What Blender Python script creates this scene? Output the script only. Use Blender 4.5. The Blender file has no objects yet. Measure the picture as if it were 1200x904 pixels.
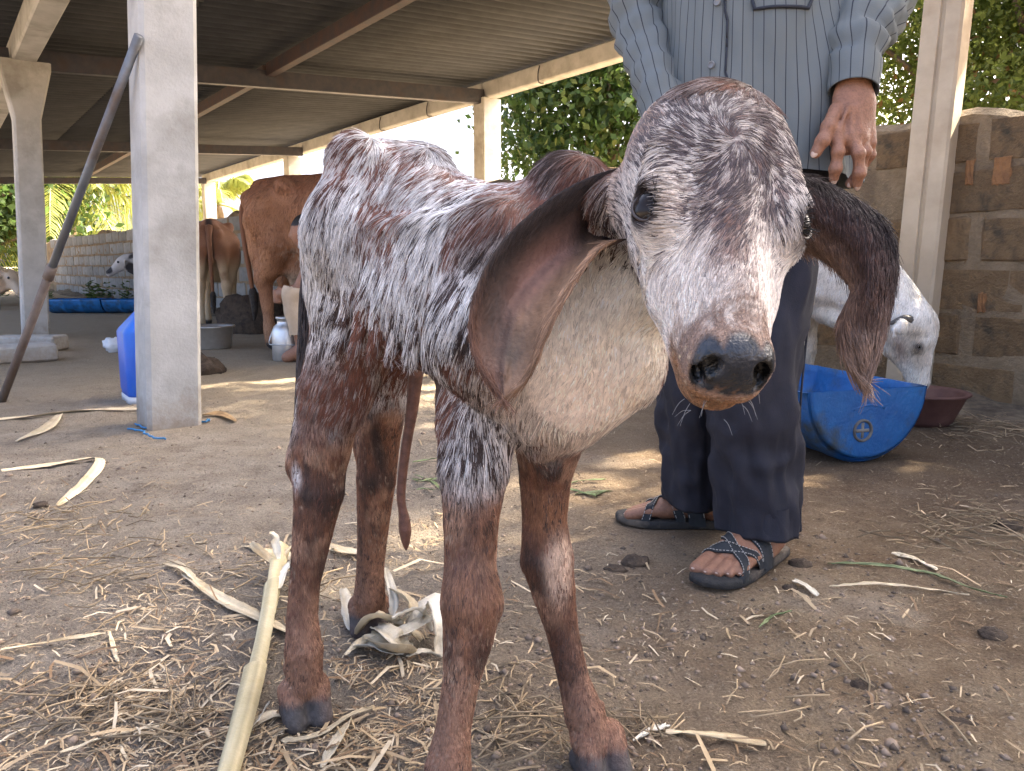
import bpy, math, random
import numpy as np
from mathutils import Vector, Matrix
random.seed(7)
RNG = np.random.default_rng(7)
SC = bpy.context.scene
COL = SC.collection
# ------------------------------------------------------------------ camera
CAM_H = 0.56
PITCH = math.radians(8.84)
cam = bpy.data.cameras.new('camera')
cam.sensor_width = 36.0
cam.lens = 27.0
cam.clip_start = 0.02
cam.clip_end = 2000
cam_o = bpy.data.objects.new('camera', cam)
COL.objects.link(cam_o)
cam_o.location = (0, 0, CAM_H)
cam_o.rotation_euler = (math.pi / 2 - PITCH, 0, 0)
SC.camera = cam_o
# ------------------------------------------------------------------ world, sun, exposure
SUN_EL = math.radians(44)
SUN_DIR = Vector((0.86, 0.51, 0)).normalized()          # horizontal direction towards the sun
world = bpy.data.worlds.new('World')
SC.world = world
world.use_nodes = True
wn = world.node_tree
sky = wn.nodes.new('ShaderNodeTexSky')
sky.sky_type = 'NISHITA'
sky.sun_disc = False
sky.sun_elevation = SUN_EL
sky.sun_rotation = math.atan2(SUN_DIR.x, SUN_DIR.y)
sky.air_density = 0.45
sky.ozone_density = 0.0
sky.dust_density = 7.0
wn.links.new(sky.outputs['Color'], wn.nodes['Background'].inputs['Color'])
wn.nodes['Background'].inputs['Strength'].default_value = 0.15
sun = bpy.data.lights.new('sun', 'SUN')
sun.energy = 4.5
sun.angle = math.radians(0.6)
sun.color = (1.0, 0.86, 0.66)
sun_o = bpy.data.objects.new('sun', sun)
COL.objects.link(sun_o)
sun_vec = Vector((SUN_DIR.x * math.cos(SUN_EL), SUN_DIR.y * math.cos(SUN_EL), math.sin(SUN_EL)))
sun_o.rotation_euler = sun_vec.to_track_quat('Z', 'Y').to_euler()
SC.view_settings.view_transform = 'Standard'
SC.view_settings.look = 'None'
SC.view_settings.exposure = 3.0
SC.view_settings.gamma = 1.0
SC.view_settings.use_curve_mapping = False
SC.render.engine = 'CYCLES'
SC.cycles.use_denoising = True
SC.cycles.max_bounces = 8
SC.cycles.transparent_max_bounces = 8

# ------------------------------------------------------------------ pixel rays (1200 x 904 frame)
def ray(px, py):
    xc = (px - 600) / 900.0
    yu = (452 - py) / 900.0
    return np.array([xc, math.cos(PITCH) + math.sin(PITCH) * yu, -math.sin(PITCH) + math.cos(PITCH) * yu])
def P(px, py, fw):                       # point at forward distance fw
    d = ray(px, py)
    return d * (fw / d[1]) + np.array([0, 0, CAM_H])
def G(px, py, z=0.0):                    # point on the level z
    d = ray(px, py)
    return d * ((z - CAM_H) / d[2]) + np.array([0, 0, CAM_H])
def pix(p):
    x, y, z = p[0], p[1], p[2] - CAM_H
    zc = y * math.cos(PITCH) - z * math.sin(PITCH)
    yu = y * math.sin(PITCH) + z * math.cos(PITCH)
    return 600 + 900 * x / zc, 452 - 900 * yu / zc, zc

# ------------------------------------------------------------------ object helpers
def tag(o, label=None, cat=None, group=None, kind=None):
    if label: o['label'] = label
    if cat: o['category'] = cat
    if group: o['group'] = group
    if kind: o['kind'] = kind
    return o
def empty(name, loc=(0, 0, 0), rz=0.0):
    o = bpy.data.objects.new(name, None)
    o.empty_display_size = 0.1
    o.location = loc
    o.rotation_euler = (0, 0, rz)
    COL.objects.link(o)
    return o
def mesh_data(name, V, F, smooth=True, col=None):
    me = bpy.data.meshes.new(name)
    V = np.asarray(V, dtype=np.float32).reshape(-1, 3)
    if isinstance(F, np.ndarray):
        k = F.shape[1]
        me.vertices.add(len(V)); me.vertices.foreach_set('co', V.ravel())
        me.loops.add(F.size); me.loops.foreach_set('vertex_index', F.astype(np.int32).ravel())
        me.polygons.add(len(F))
        me.polygons.foreach_set('loop_start', np.arange(0, F.size, k, dtype=np.int32))
        me.update(calc_edges=True)
        me.validate()
    else:
        me.from_pydata(V.tolist(), [], F)
        me.update()
    if smooth and len(me.polygons):
        me.polygons.foreach_set('use_smooth', np.ones(len(me.polygons), dtype=bool))
    if col is not None:
        a = me.color_attributes.new('Col', 'FLOAT_COLOR', 'POINT')
        c = np.ones((len(V), 4), dtype=np.float32); c[:, :3] = np.asarray(col, dtype=np.float32).reshape(-1, 3)
        a.data.foreach_set('color', c.ravel())
    return me
def obj(name, me, m=None, parent=None, loc=None, rot=None):
    o = bpy.data.objects.new(name, me)
    COL.objects.link(o)
    if m is not None and me is not None and len(me.materials) == 0:
        me.materials.append(m)
    if parent is not None: o.parent = parent
    if loc is not None: o.location = loc
    if rot is not None: o.rotation_euler = rot
    return o
class MB:
    def __init__(s): s.V = []; s.F = []; s.C = []; s.n = 0
    def add(s, V, F, col=None):
        V = np.asarray(V, dtype=float).reshape(-1, 3)
        s.V.append(V); s.F += [[i + s.n for i in f] for f in F]; s.n += len(V)
        s.C.append(np.tile(np.asarray(col if col is not None else (1, 1, 1), dtype=float), (len(V), 1)) if np.ndim(col) < 2 else np.asarray(col, dtype=float))
        return s
    def box(s, c, d, R=None, col=None, bev=0.0):
        c = np.asarray(c, float); d = np.asarray(d, float) / 2
        if bev <= 0:
            V = np.array([[x, y, z] for x in (-1, 1) for y in (-1, 1) for z in (-1, 1)], float) * d
            F = [[0, 1, 3, 2], [4, 6, 7, 5], [0, 4, 5, 1], [2, 3, 7, 6], [0, 2, 6, 4], [1, 5, 7, 3]]
        else:
            V = []; idx = {}
            for x in (-1, 1):
                for y in (-1, 1):
                    for z in (-1, 1):
                        sg = np.array([x, y, z], float)
                        for ax in range(3):
                            q = sg * (d - bev); q[ax] = sg[ax] * d[ax]
                            idx[(x, y, z, ax)] = len(V); V.append(q)
            F = []
            for ax in range(3):
                b, c2 = (ax + 1) % 3, (ax + 2) % 3
                for sg in (-1, 1):
                    q = []
                    for (i, j) in ((-1, -1), (1, -1), (1, 1), (-1, 1)):
                        k = [0, 0, 0]; k[ax] = sg; k[b] = i; k[c2] = j
                        q.append(idx[(*k, ax)])
                    F.append(q if sg > 0 else q[::-1])
                for i in (-1, 1):
                    for j in (-1, 1):
                        k1 = [0, 0, 0]; k1[ax] = -1; k1[b] = i; k1[c2] = j
                        k2 = list(k1); k2[ax] = 1
                        F.append([idx[(*k1, b)], idx[(*k2, b)], idx[(*k2, c2)], idx[(*k1, c2)]])
            for x in (-1, 1):
                for y in (-1, 1):
                    for z in (-1, 1):
                        F.append([idx[(x, y, z, a)] for a in range(3)])
            V = np.array(V)
        if R is not None: V = V @ np.asarray(R).T
        return s.add(V + c, F, col)
    def loft(s, rings, cap=True, closed=True, col=None):
        n = len(rings[0]); V = np.concatenate([np.asarray(r, float) for r in rings]); F = []
        for i in range(len(rings) - 1):
            for j in range(n if closed else n - 1):
                a = i * n + j; b = i * n + (j + 1) % n
                F.append([a, b, b + n, a + n])
        if cap and closed:
            F.append(list(range(n))[::-1]); F.append([(len(rings) - 1) * n + j for j in range(n)])
        return s.add(V, F, col)
    def tube(s, pts, r, n=8, cap=True, flat=None, col=None):
        pts = np.asarray(pts, float); r = np.broadcast_to(np.asarray(r, float), (len(pts),))
        rings = []; ref = None
        for i, p in enumerate(pts):
            t = pts[min(i + 1, len(pts) - 1)] - pts[max(i - 1, 0)]; t /= np.linalg.norm(t) + 1e-12
            if ref is None:
                ref = np.array([0, 0, 1.0]) if abs(t[2]) < .9 else np.array([1.0, 0, 0])
                if flat is not None: ref = np.asarray(flat[0], float)
            b = np.cross(t, ref); b /= np.linalg.norm(b) + 1e-12
            nn = np.cross(b, t); ref = nn
            a = np.arange(n) * 2 * math.pi / n
            k = flat[1] if flat is not None else 1.0
            rings.append(p + r[i] * (np.cos(a)[:, None] * b + k * np.sin(a)[:, None] * nn))
        return s.loft(rings, cap, True, col)
    def data(s, name, smooth=True, usecol=False):
        return mesh_data(name, np.concatenate(s.V), s.F, smooth, np.concatenate(s.C) if usecol else None)
    def build(s, name, m=None, parent=None, smooth=True, loc=None, usecol=False, rot=None):
        return obj(name, s.data(name, smooth, usecol), m, parent, loc, rot)
def rotm(z=0, x=0, y=0):
    return np.array(Matrix.Rotation(z, 3, 'Z') @ Matrix.Rotation(y, 3, 'Y') @ Matrix.Rotation(x, 3, 'X'))
def smooth_path(pts, n=8):
    pts = np.asarray(pts, float); out = []
    for i in range(len(pts) - 1):
        p0, p1, p2, p3 = pts[max(i - 1, 0)], pts[i], pts[i + 1], pts[min(i + 2, len(pts) - 1)]
        for t in np.linspace(0, 1, n, endpoint=False):
            out.append(.5 * (2 * p1 + (p2 - p0) * t + (2 * p0 - 5 * p1 + 4 * p2 - p3) * t * t + (3 * p1 - p0 - 3 * p2 + p3) * t ** 3))
    out.append(pts[-1]); return np.array(out)

# ------------------------------------------------------------------ numpy value noise
_perm = np.random.default_rng(3).random(4096).astype(np.float32)
def vnoise(p, scale=1.0, seed=0):
    p = np.asarray(p, dtype=np.float64).reshape(-1, 3) * scale + seed * 17.31
    i = np.floor(p).astype(np.int64); f = p - i; f = f * f * (3 - 2 * f)
    def h(a, b, c): return _perm[(a * 73856093 ^ b * 19349663 ^ c * 83492791) & 4095]
    r = 0
    for dx in (0, 1):
        for dy in (0, 1):
            for dz in (0, 1):
                w = (f[:, 0] if dx else 1 - f[:, 0]) * (f[:, 1] if dy else 1 - f[:, 1]) * (f[:, 2] if dz else 1 - f[:, 2])
                r = r + w * h(i[:, 0] + dx, i[:, 1] + dy, i[:, 2] + dz)
    return r
def hash01(c, seed=0):
    i = np.asarray(c).astype(np.int64) + seed * 131
    return _perm[((i[:, 0] * 73856093) ^ (i[:, 1] * 19349663) ^ (i[:, 2] * 83492791) ^ (seed * 2654435761)) & 4095]
def fbm(p, scale=1.0, seed=0, oc=3):
    r = 0; a = .5; t = 0
    for k in range(oc):
        r = r + a * vnoise(p, scale * 2 ** k, seed + k * 5); t += a; a *= .5
    return r / t
def sstep(a, b, x):
    t = np.clip((x - a) / (b - a), 0, 1); return t * t * (3 - 2 * t)
def mixc(a, b, t):
    t = np.asarray(t)[:, None]; return np.asarray(a) * (1 - t) + np.asarray(b) * t

# ------------------------------------------------------------------ implicit surface sculpting
class Field:
    def __init__(s, lo, hi, h):
        s.lo = np.asarray(lo, float); s.h = h
        s.n = np.ceil((np.asarray(hi, float) - s.lo) / h).astype(int) + 1
        s.D = np.full(s.n, 10.0, dtype=np.float32)
        s.ax = [s.lo[i] + h * np.arange(s.n[i]) for i in range(3)]
    def _win(s, lo, hi):
        a = np.clip(np.floor((lo - s.lo) / s.h).astype(int), 0, s.n); b = np.clip(np.ceil((hi - s.lo) / s.h).astype(int) + 1, 0, s.n)
        sl = tuple(slice(a[i], b[i]) for i in range(3))
        X, Y, Z = np.meshgrid(s.ax[0][sl[0]], s.ax[1][sl[1]], s.ax[2][sl[2]], indexing='ij', sparse=True)
        return sl, X, Y, Z
    def _put(s, sl, d, k, sub):
        D = s.D[sl]; d = d.astype(np.float32)
        if sub:
            d = -d; hh = np.maximum(k - np.abs(D - d), 0) / k; s.D[sl] = np.maximum(D, d) + hh * hh * k * .25
        else:
            hh = np.maximum(k - np.abs(D - d), 0) / k; s.D[sl] = np.minimum(D, d) - hh * hh * k * .25
    def cone(s, a, b, ra, rb, k=0.02, sub=False, flat=None):
        a = np.asarray(a, float); b = np.asarray(b, float); R = max(ra, rb) + k + 2 * s.h
        if flat is not None and flat[1] < 1: R = max(ra, rb) / flat[1] + k + 2 * s.h
        sl, X, Y, Z = s._win(np.minimum(a, b) - R, np.maximum(a, b) + R)
        u = b - a; L = u @ u + 1e-12
        px, py, pz = X - a[0], Y - a[1], Z - a[2]
        t = np.clip((px * u[0] + py * u[1] + pz * u[2]) / L, 0, 1)
        qx, qy, qz = px - t * u[0], py - t * u[1], pz - t * u[2]
        r2 = qx * qx + qy * qy + qz * qz
        if flat is not None:
            n = np.asarray(flat[0], float); n = n / np.linalg.norm(n)
            dn = qx * n[0] + qy * n[1] + qz * n[2]
            r2 = r2 + (flat[1] ** 2 - 1) * dn * dn
        s._put(sl, np.sqrt(r2) - (ra + t * (rb - ra)), k, sub)
    def chain(s, pts, rs, k=0.02, flat=None):
        pts = np.asarray(pts, float); ex = max(rs) * (1 / flat[1] if flat is not None and flat[1] < 1 else 1) + k + 3 * s.h
        sl, X, Y, Z = s._win(pts.min(0) - ex, pts.max(0) + ex)
        keep = s.D; s.D = np.full(s.n, 10.0, dtype=np.float32) if s.D.size < 4e6 else s.D.copy()
        if keep.size >= 4e6: s.D[sl] = 10.0
        for i in range(len(pts) - 1): s.cone(pts[i], pts[i + 1], rs[i], rs[i + 1], .35 * min(rs[i], rs[i + 1]) * .25, False, flat)
        d = s.D[sl].copy(); s.D = keep; s._put(sl, d, k, False)
    def ell(s, c, r, R=None, k=0.02, sub=False):
        c = np.asarray(c, float); r = np.asarray(r, float); R = np.eye(3) if R is None else np.asarray(R, float)
        m = max(r) + k + 2 * s.h
        sl, X, Y, Z = s._win(c - m, c + m)
        x, y, z = X - c[0], Y - c[1], Z - c[2]
        l = [x * R[0, i] + y * R[1, i] + z * R[2, i] for i in range(3)]
        k0 = np.sqrt(sum((l[i] / r[i]) ** 2 for i in range(3))) + 1e-9
        k1 = np.sqrt(sum((l[i] / r[i] ** 2) ** 2 for i in range(3))) + 1e-9
        s._put(sl, k0 * (k0 - 1) / k1, k, sub)
    def noise(s, amp, scale, seed=0):
        pass
    def mesh(s):
        D = s.D; S = D < 0
        c = [S[i:D.shape[0] - 1 + i, j:D.shape[1] - 1 + j, k:D.shape[2] - 1 + k] for i in (0, 1) for j in (0, 1) for k in (0, 1)]
        anyv = c[0].copy(); allv = c[0].copy()
        for q in c[1:]: anyv |= q; allv &= q
        act = anyv & ~allv
        I = np.argwhere(act)
        idx = np.full(act.shape, -1, dtype=np.int32); idx[act] = np.arange(len(I))
        corner = np.array([[i, j, k] for i in (0, 1) for j in (0, 1) for k in (0, 1)])
        val = np.stack([D[I[:, 0] + o[0], I[:, 1] + o[1], I[:, 2] + o[2]] for o in corner], 1)
        acc = np.zeros((len(I), 3)); cnt = np.zeros(len(I))
        for a in range(8):
            for b in range(a + 1, 8):
                if np.abs(corner[a] - corner[b]).sum() != 1: continue
                va, vb = val[:, a], val[:, b]; m = (va < 0) != (vb < 0)
                t = np.where(m, va / np.where(m, va - vb, 1), 0)
                acc += np.where(m[:, None], corner[a] + t[:, None] * (corner[b] - corner[a]), 0); cnt += m
        V = s.lo + s.h * (I + acc / cnt[:, None])
        Q = []
        for ax in range(3):
            A = [slice(None)] * 3; B = [slice(None)] * 3
            A[ax] = slice(0, -1); B[ax] = slice(1, None)
            df = S[tuple(A)] != S[tuple(B)]
            E = np.argwhere(df); b, c2 = (ax + 1) % 3, (ax + 2) % 3
            ok = (E[:, b] > 0) & (E[:, c2] > 0) & (E[:, b] < act.shape[b]) & (E[:, c2] < act.shape[c2])
            E = E[ok]; ins = S[E[:, 0], E[:, 1], E[:, 2]]
            def cell(db, dc):
                q = E.copy(); q[:, b] -= db; q[:, c2] -= dc; return idx[q[:, 0], q[:, 1], q[:, 2]]
            f = np.stack([cell(1, 1), cell(0, 1), cell(0, 0), cell(1, 0)], 1)
            f[~ins] = f[~ins][:, ::-1]
            Q.append(f)
        F = np.concatenate(Q); F = F[(F >= 0).all(1)]
        return V, F
def relax(V, F, it=2, lam=.5):
    n = len(V); a = F.ravel(); b = np.roll(F, -1, 1).ravel()
    for _ in range(it):
        S = np.zeros_like(V); c = np.zeros(n)
        for i in range(3):
            S[:, i] = np.bincount(a, V[b, i], n) + np.bincount(b, V[a, i], n)
        c = np.bincount(a, minlength=n) + np.bincount(b, minlength=n)
        V = V + lam * (S / np.maximum(c, 1)[:, None] - V)
    return V
def vnormals(V, F):
    t = np.cross(V[F[:, 2]] - V[F[:, 0]], V[F[:, 3]] - V[F[:, 1]]) if F.shape[1] == 4 else np.cross(V[F[:, 1]] - V[F[:, 0]], V[F[:, 2]] - V[F[:, 0]])
    N = np.zeros_like(V)
    for j in range(F.shape[1]):
        for i in range(3): N[:, i] += np.bincount(F[:, j], t[:, i], len(V))
    return N / (np.linalg.norm(N, axis=1, keepdims=True) + 1e-12)
def sample_surface(V, F, count, weight=None):
    T = np.concatenate([F[:, [0, 1, 2]], F[:, [0, 2, 3]]]) if F.shape[1] == 4 else F
    ar = .5 * np.linalg.norm(np.cross(V[T[:, 1]] - V[T[:, 0]], V[T[:, 2]] - V[T[:, 0]]), axis=1)
    if weight is not None: ar = ar * weight[T].mean(1)
    t = RNG.choice(len(T), count, p=ar / ar.sum())
    r = RNG.random((count, 2)); fl = r.sum(1) > 1; r[fl] = 1 - r[fl]
    w = np.stack([1 - r.sum(1), r[:, 0], r[:, 1]], 1)
    return T[t], w
def nz(v): return v / (np.linalg.norm(v, axis=-1, keepdims=True) + 1e-12)
def hair_object(name, pts, radius, col, m, parent):
    N, k = pts.shape[:2]
    hc = bpy.data.hair_curves.new(name)
    hc.add_curves([k] * N)
    hc.attributes['position'].data.foreach_set('vector', pts.astype(np.float32).ravel())
    ra = hc.attributes.get('radius') or hc.attributes.new('radius', 'FLOAT', 'POINT')
    ra.data.foreach_set('value', radius.astype(np.float32).ravel())
    ca = hc.attributes.new('Col', 'FLOAT_COLOR', 'CURVE')
    c = np.ones((N, 4), dtype=np.float32); c[:, :3] = col; ca.data.foreach_set('color', c.ravel())
    hc.materials.append(m)
    o = bpy.data.objects.new(name, hc); COL.objects.link(o); o.parent = parent
    return o

# ------------------------------------------------------------------ materials
def mat(name, c1=(.5, .5, .5), c2=None, scale=8.0, rough=.8, bump=0.0, bscale=None, metal=0.0, attr=False, detail=6.0,
        c3=None, scale3=2.0, spec=.5, bdist=.01, stretch=None, sss=0.0, trans=0.0, coat=0.0, lo=.35, hi=.65, var=0.0):
    m = bpy.data.materials.new(name); m.use_nodes = True
    nt = m.node_tree; N = nt.nodes; L = nt.links; b = N['Principled BSDF']
    tc = N.new('ShaderNodeTexCoord'); vec = tc.outputs['Object']
    if stretch is not None:
        mp = N.new('ShaderNodeMapping'); mp.inputs['Scale'].default_value = stretch
        L.new(vec, mp.inputs['Vector']); vec = mp.outputs['Vector']
    def noise(sc, det=detail):
        n = N.new('ShaderNodeTexNoise'); n.inputs['Scale'].default_value = sc; n.inputs['Detail'].default_value = det
        n.inputs['Roughness'].default_value = .62
        L.new(vec, n.inputs['Vector']); return n.outputs['Fac']
    def ramp(f, a, bb):
        r = N.new('ShaderNodeMapRange'); r.inputs['From Min'].default_value = a; r.inputs['From Max'].default_value = bb
        L.new(f, r.inputs['Value']); return r.outputs['Result']
    def mix(a, bb, f, mode='MIX'):
        x = N.new('ShaderNodeMix'); x.data_type = 'RGBA'; x.blend_type = mode
        for s, v in ((x.inputs[6], a), (x.inputs[7], bb)):
            if isinstance(v, tuple): s.default_value = (*v, 1)
            else: L.new(v, s)
        if isinstance(f, float): x.inputs[0].default_value = f
        else: L.new(f, x.inputs[0])
        return x.outputs[2]
    base = c1
    if c2 is not None: base = mix(c1, c2, ramp(noise(scale), lo, hi))
    if c3 is not None: base = mix(base, c3, ramp(noise(scale3), .5, .68))
    if attr:
        at = N.new('ShaderNodeAttribute'); at.attribute_name = 'Col'
        base = mix(at.outputs['Color'], base, 1.0, 'MULTIPLY')
    if var > 0:
        oi = N.new('ShaderNodeObjectInfo'); hs = N.new('ShaderNodeHueSaturation')
        mr = N.new('ShaderNodeMapRange'); mr.inputs['To Min'].default_value = 1 - var; mr.inputs['To Max'].default_value = 1 + var
        L.new(oi.outputs['Random'], mr.inputs['Value']); L.new(mr.outputs['Result'], hs.inputs['Value'])
        if isinstance(base, tuple): hs.inputs['Color'].default_value = (*base, 1)
        else: L.new(base, hs.inputs['Color'])
        base = hs.outputs['Color']
    if isinstance(base, tuple): b.inputs['Base Color'].default_value = (*base, 1)
    else: L.new(base, b.inputs['Base Color'])
    b.inputs['Roughness'].default_value = rough; b.inputs['Metallic'].default_value = metal
    b.inputs['Specular IOR Level'].default_value = spec
    if sss: b.inputs['Subsurface Weight'].default_value = sss; b.inputs['Subsurface Radius'].default_value = (.012, .005, .003); b.inputs['Subsurface Scale'].default_value = 1
    if coat: b.inputs['Coat Weight'].default_value = coat
    if bump:
        bp = N.new('ShaderNodeBump'); bp.inputs['Strength'].default_value = bump; bp.inputs['Distance'].default_value = bdist
        L.new(noise(bscale or scale * 4, 8.0), bp.inputs['Height']); L.new(bp.outputs['Normal'], b.inputs['Normal'])
    if trans:
        tr = N.new('ShaderNodeBsdfTranslucent'); ms = N.new('ShaderNodeMixShader'); ms.inputs[0].default_value = trans
        if isinstance(base, tuple): tr.inputs['Color'].default_value = (*base, 1)
        else: L.new(base, tr.inputs['Color'])
        L.new(b.outputs[0], ms.inputs[1]); L.new(tr.outputs[0], ms.inputs[2]); L.new(ms.outputs[0], N['Material Output'].inputs['Surface'])
    return m
# ================================================================== ground
def ground_z(x, y):
    p = np.stack([np.asarray(x, float).ravel(), np.asarray(y, float).ravel(), np.zeros(np.size(x))], 1)
    near = np.exp(-((p[:, 0]) ** 2 + (p[:, 1] - 1) ** 2) / 30)
    z = .020 * (fbm(p, 2.2, 2, 2) - .5) + near * (.026 * (fbm(p, 12, 5, 3) - .5) + .012 * (fbm(p, 55, 7, 2) - .5))
    # level where feet and posts stand
    for c, r in GROUND_FLAT:
        w = np.exp(-(((p[:, 0] - c[0]) ** 2 + (p[:, 1] - c[1]) ** 2) / r ** 2) ** 2); z = z * (1 - .9 * w)
    return z.reshape(np.shape(x))
MAN_FL = [G(868, 668), G(795, 612)]
GROUND_FLAT = [((-.262, .884), .07), ((-.22, 1.125), .07), ((-.06, .70), .07), ((.10, .79), .07), (MAN_FL[0][:2], .17), (MAN_FL[1][:2], .17), ((1.0, 2.1), .3), ((-1.22, 2.70), .2)]
def ground_material():
    m = bpy.data.materials.new('dirt'); m.use_nodes = True
    nt = m.node_tree; N = nt.nodes; L = nt.links; b = N['Principled BSDF']
    tc = N.new('ShaderNodeTexCoord'); V = tc.outputs['Object']
    def noise(sc, det=6, w=0.6):
        n = N.new('ShaderNodeTexNoise'); n.inputs['Scale'].default_value = sc; n.inputs['Detail'].default_value = det; n.inputs['Roughness'].default_value = w
        L.new(V, n.inputs['Vector']); return n.outputs['Fac']
    def rng(f, a, c, lo=0, hi=1):
        r = N.new('ShaderNodeMapRange'); r.inputs['From Min'].default_value = a; r.inputs['From Max'].default_value = c
        r.inputs['To Min'].default_value = lo; r.inputs['To Max'].default_value = hi; L.new(f, r.inputs['Value']); return r.outputs['Result']
    def mix(a, c, f, mode='MIX'):
        x = N.new('ShaderNodeMix'); x.data_type = 'RGBA'; x.blend_type = mode
        for s, v in ((x.inputs[6], a), (x.inputs[7], c)):
            if isinstance(v, tuple): s.default_value = (*v, 1)
            else: L.new(v, s)
        if isinstance(f, float): x.inputs[0].default_value = f
        else: L.new(f, x.inputs[0])
        return x.outputs[2]
    sep = N.new('ShaderNodeSeparateXYZ'); L.new(V, sep.inputs[0])
    # grey dung dust on the left, red-brown trampled earth on the right
    ad = N.new('ShaderNodeMath'); ad.operation = 'MULTIPLY_ADD'; ad.inputs[1].default_value = .9; L.new(noise(1.6, 4), ad.inputs[0]); L.new(sep.outputs[0], ad.inputs[2])
    gx = rng(ad.outputs[0], .15, .85)
    grey = mix((.255, .212, .165), (.39, .335, .265), rng(noise(9), .35, .68))
    red = mix((.25, .172, .105), (.39, .298, .195), rng(noise(6), .35, .68))
    c = mix(grey, red, gx)
    c = mix(c, (.52, .44, .35), rng(noise(2.6, 5), .56, .74, 0, .7))
    c = mix(c, (.085, .055, .038), rng(noise(4.5, 8, .7), .57, .72, 0, .75))
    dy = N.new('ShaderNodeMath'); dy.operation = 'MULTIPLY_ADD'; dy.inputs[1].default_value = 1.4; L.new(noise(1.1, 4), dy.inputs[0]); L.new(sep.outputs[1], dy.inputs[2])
    c = mix(c, (.46, .37, .25), rng(dy.outputs[0], 2.9, 4.6, 0, .72))  # dry dust further back, its colour lightened to make up for dim light
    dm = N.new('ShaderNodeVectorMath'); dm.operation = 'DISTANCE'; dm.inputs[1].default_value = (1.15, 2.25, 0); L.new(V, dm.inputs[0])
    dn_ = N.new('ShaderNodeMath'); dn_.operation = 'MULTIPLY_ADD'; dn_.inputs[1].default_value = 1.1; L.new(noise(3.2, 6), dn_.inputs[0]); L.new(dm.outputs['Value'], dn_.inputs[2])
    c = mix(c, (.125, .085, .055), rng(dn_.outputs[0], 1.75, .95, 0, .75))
    sp = noise(75, 4, .7); c = mix(c, (.07, .05, .04), rng(sp, .58, .70, 0, .7))
    sp2 = noise(120, 3, .6); c = mix(c, (.50, .42, .31), rng(sp2, .60, .70, 0, .6))
    c = mix(c, rng(noise(260, 3), .3, .7, .72, 1.22), 1.0, 'MULTIPLY')
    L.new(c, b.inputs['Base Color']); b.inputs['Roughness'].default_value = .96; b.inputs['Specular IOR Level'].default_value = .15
    h = N.new('ShaderNodeMath'); h.operation = 'ADD'; L.new(noise(30, 8, .7), h.inputs[0]); L.new(noise(140, 6, .7), h.inputs[1])
    bp = N.new('ShaderNodeBump'); bp.inputs['Strength'].default_value = 1.0; bp.inputs['Distance'].default_value = .018
    L.new(h.outputs[0], bp.inputs['Height']); L.new(bp.outputs['Normal'], b.inputs['Normal'])
    return m
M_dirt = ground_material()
def axis(parts):
    out = []
    for a, b, n in parts: out += list(np.linspace(a, b, n, endpoint=False))
    return np.array(out + [parts[-1][1]])
gx = axis([(-300, -20, 10), (-20, -4, 40), (-4, -1.6, 80), (-1.6, 1.9, 290), (1.9, 4, 60), (4, 20, 30), (20, 300, 10)])
gy = axis([(-60, -2, 8), (-2, .3, 20), (.3, 2.4, 210), (2.4, 5, 110), (5, 20, 70), (20, 600, 14)])
GX, GY = np.meshgrid(gx, gy, indexing='ij'); GZ = ground_z(GX, GY)
nx, ny = GX.shape; ii, jj = np.meshgrid(np.arange(nx - 1), np.arange(ny - 1), indexing='ij'); b0 = (ii * ny + jj).ravel()
gF = np.stack([b0, b0 + ny, b0 + ny + 1, b0 + 1], 1)
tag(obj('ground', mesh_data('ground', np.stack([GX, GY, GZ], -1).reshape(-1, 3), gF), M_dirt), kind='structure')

# ================================================================== cattle shed: pillars, beams, steel, corrugated roof
M_conc = mat('concrete', (.40, .39, .36), (.52, .51, .475), 6, .9, .5, 90, c3=(.30, .285, .25), scale3=3.1, bdist=.005)
def base_stain(m, top, col):                               # mud splashed on the lowest part
    nt = m.node_tree; N = nt.nodes; L = nt.links; b = N['Principled BSDF']; src = b.inputs['Base Color'].links[0].from_socket
    tc = N.new('ShaderNodeTexCoord'); sp = N.new('ShaderNodeSeparateXYZ'); L.new(tc.outputs['Object'], sp.inputs[0])
    n = N.new('ShaderNodeTexNoise'); n.inputs['Scale'].default_value = 14; n.inputs['Detail'].default_value = 8; n.inputs['Roughness'].default_value = .7; L.new(tc.outputs['Object'], n.inputs['Vector'])
    a = N.new('ShaderNodeMath'); a.operation = 'MULTIPLY_ADD'; a.inputs[1].default_value = top * 2.2; L.new(n.outputs['Fac'], a.inputs[0]); L.new(sp.outputs[2], a.inputs[2])
    r = N.new('ShaderNodeMapRange'); r.inputs['From Min'].default_value = top * 1.9; r.inputs['From Max'].default_value = top * 1.0; r.inputs['To Max'].default_value = .85; L.new(a.outputs[0], r.inputs['Value'])
    x = N.new('ShaderNodeMix'); x.data_type = 'RGBA'; L.new(r.outputs['Result'], x.inputs[0]); L.new(src, x.inputs[6]); x.inputs[7].default_value = (*col, 1); L.new(x.outputs[2], b.inputs['Base Color'])
base_stain(M_conc, .16, (.26, .20, .14))
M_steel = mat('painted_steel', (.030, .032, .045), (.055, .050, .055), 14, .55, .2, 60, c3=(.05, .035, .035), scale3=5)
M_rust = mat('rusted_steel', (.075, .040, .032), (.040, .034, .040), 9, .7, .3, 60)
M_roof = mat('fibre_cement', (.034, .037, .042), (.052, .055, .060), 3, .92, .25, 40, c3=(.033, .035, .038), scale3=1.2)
shed = empty('cattle_shed', (0, 0, 0))
tag(shed, 'open cattle shed with grey concrete pillars, dark steel rafters and corrugated roof', 'shed')
PU = np.array([-.603, .798, 0]); PV = np.array([.798, .603, 0]); P2 = G(42, 396)
RS = np.stack([PV, PU, [0, 0, 1]], 1)                       # local x across, y along the shed
def S(u, v, z): return P2 + u * PU + v * PV + np.array([0, 0, z])
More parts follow.
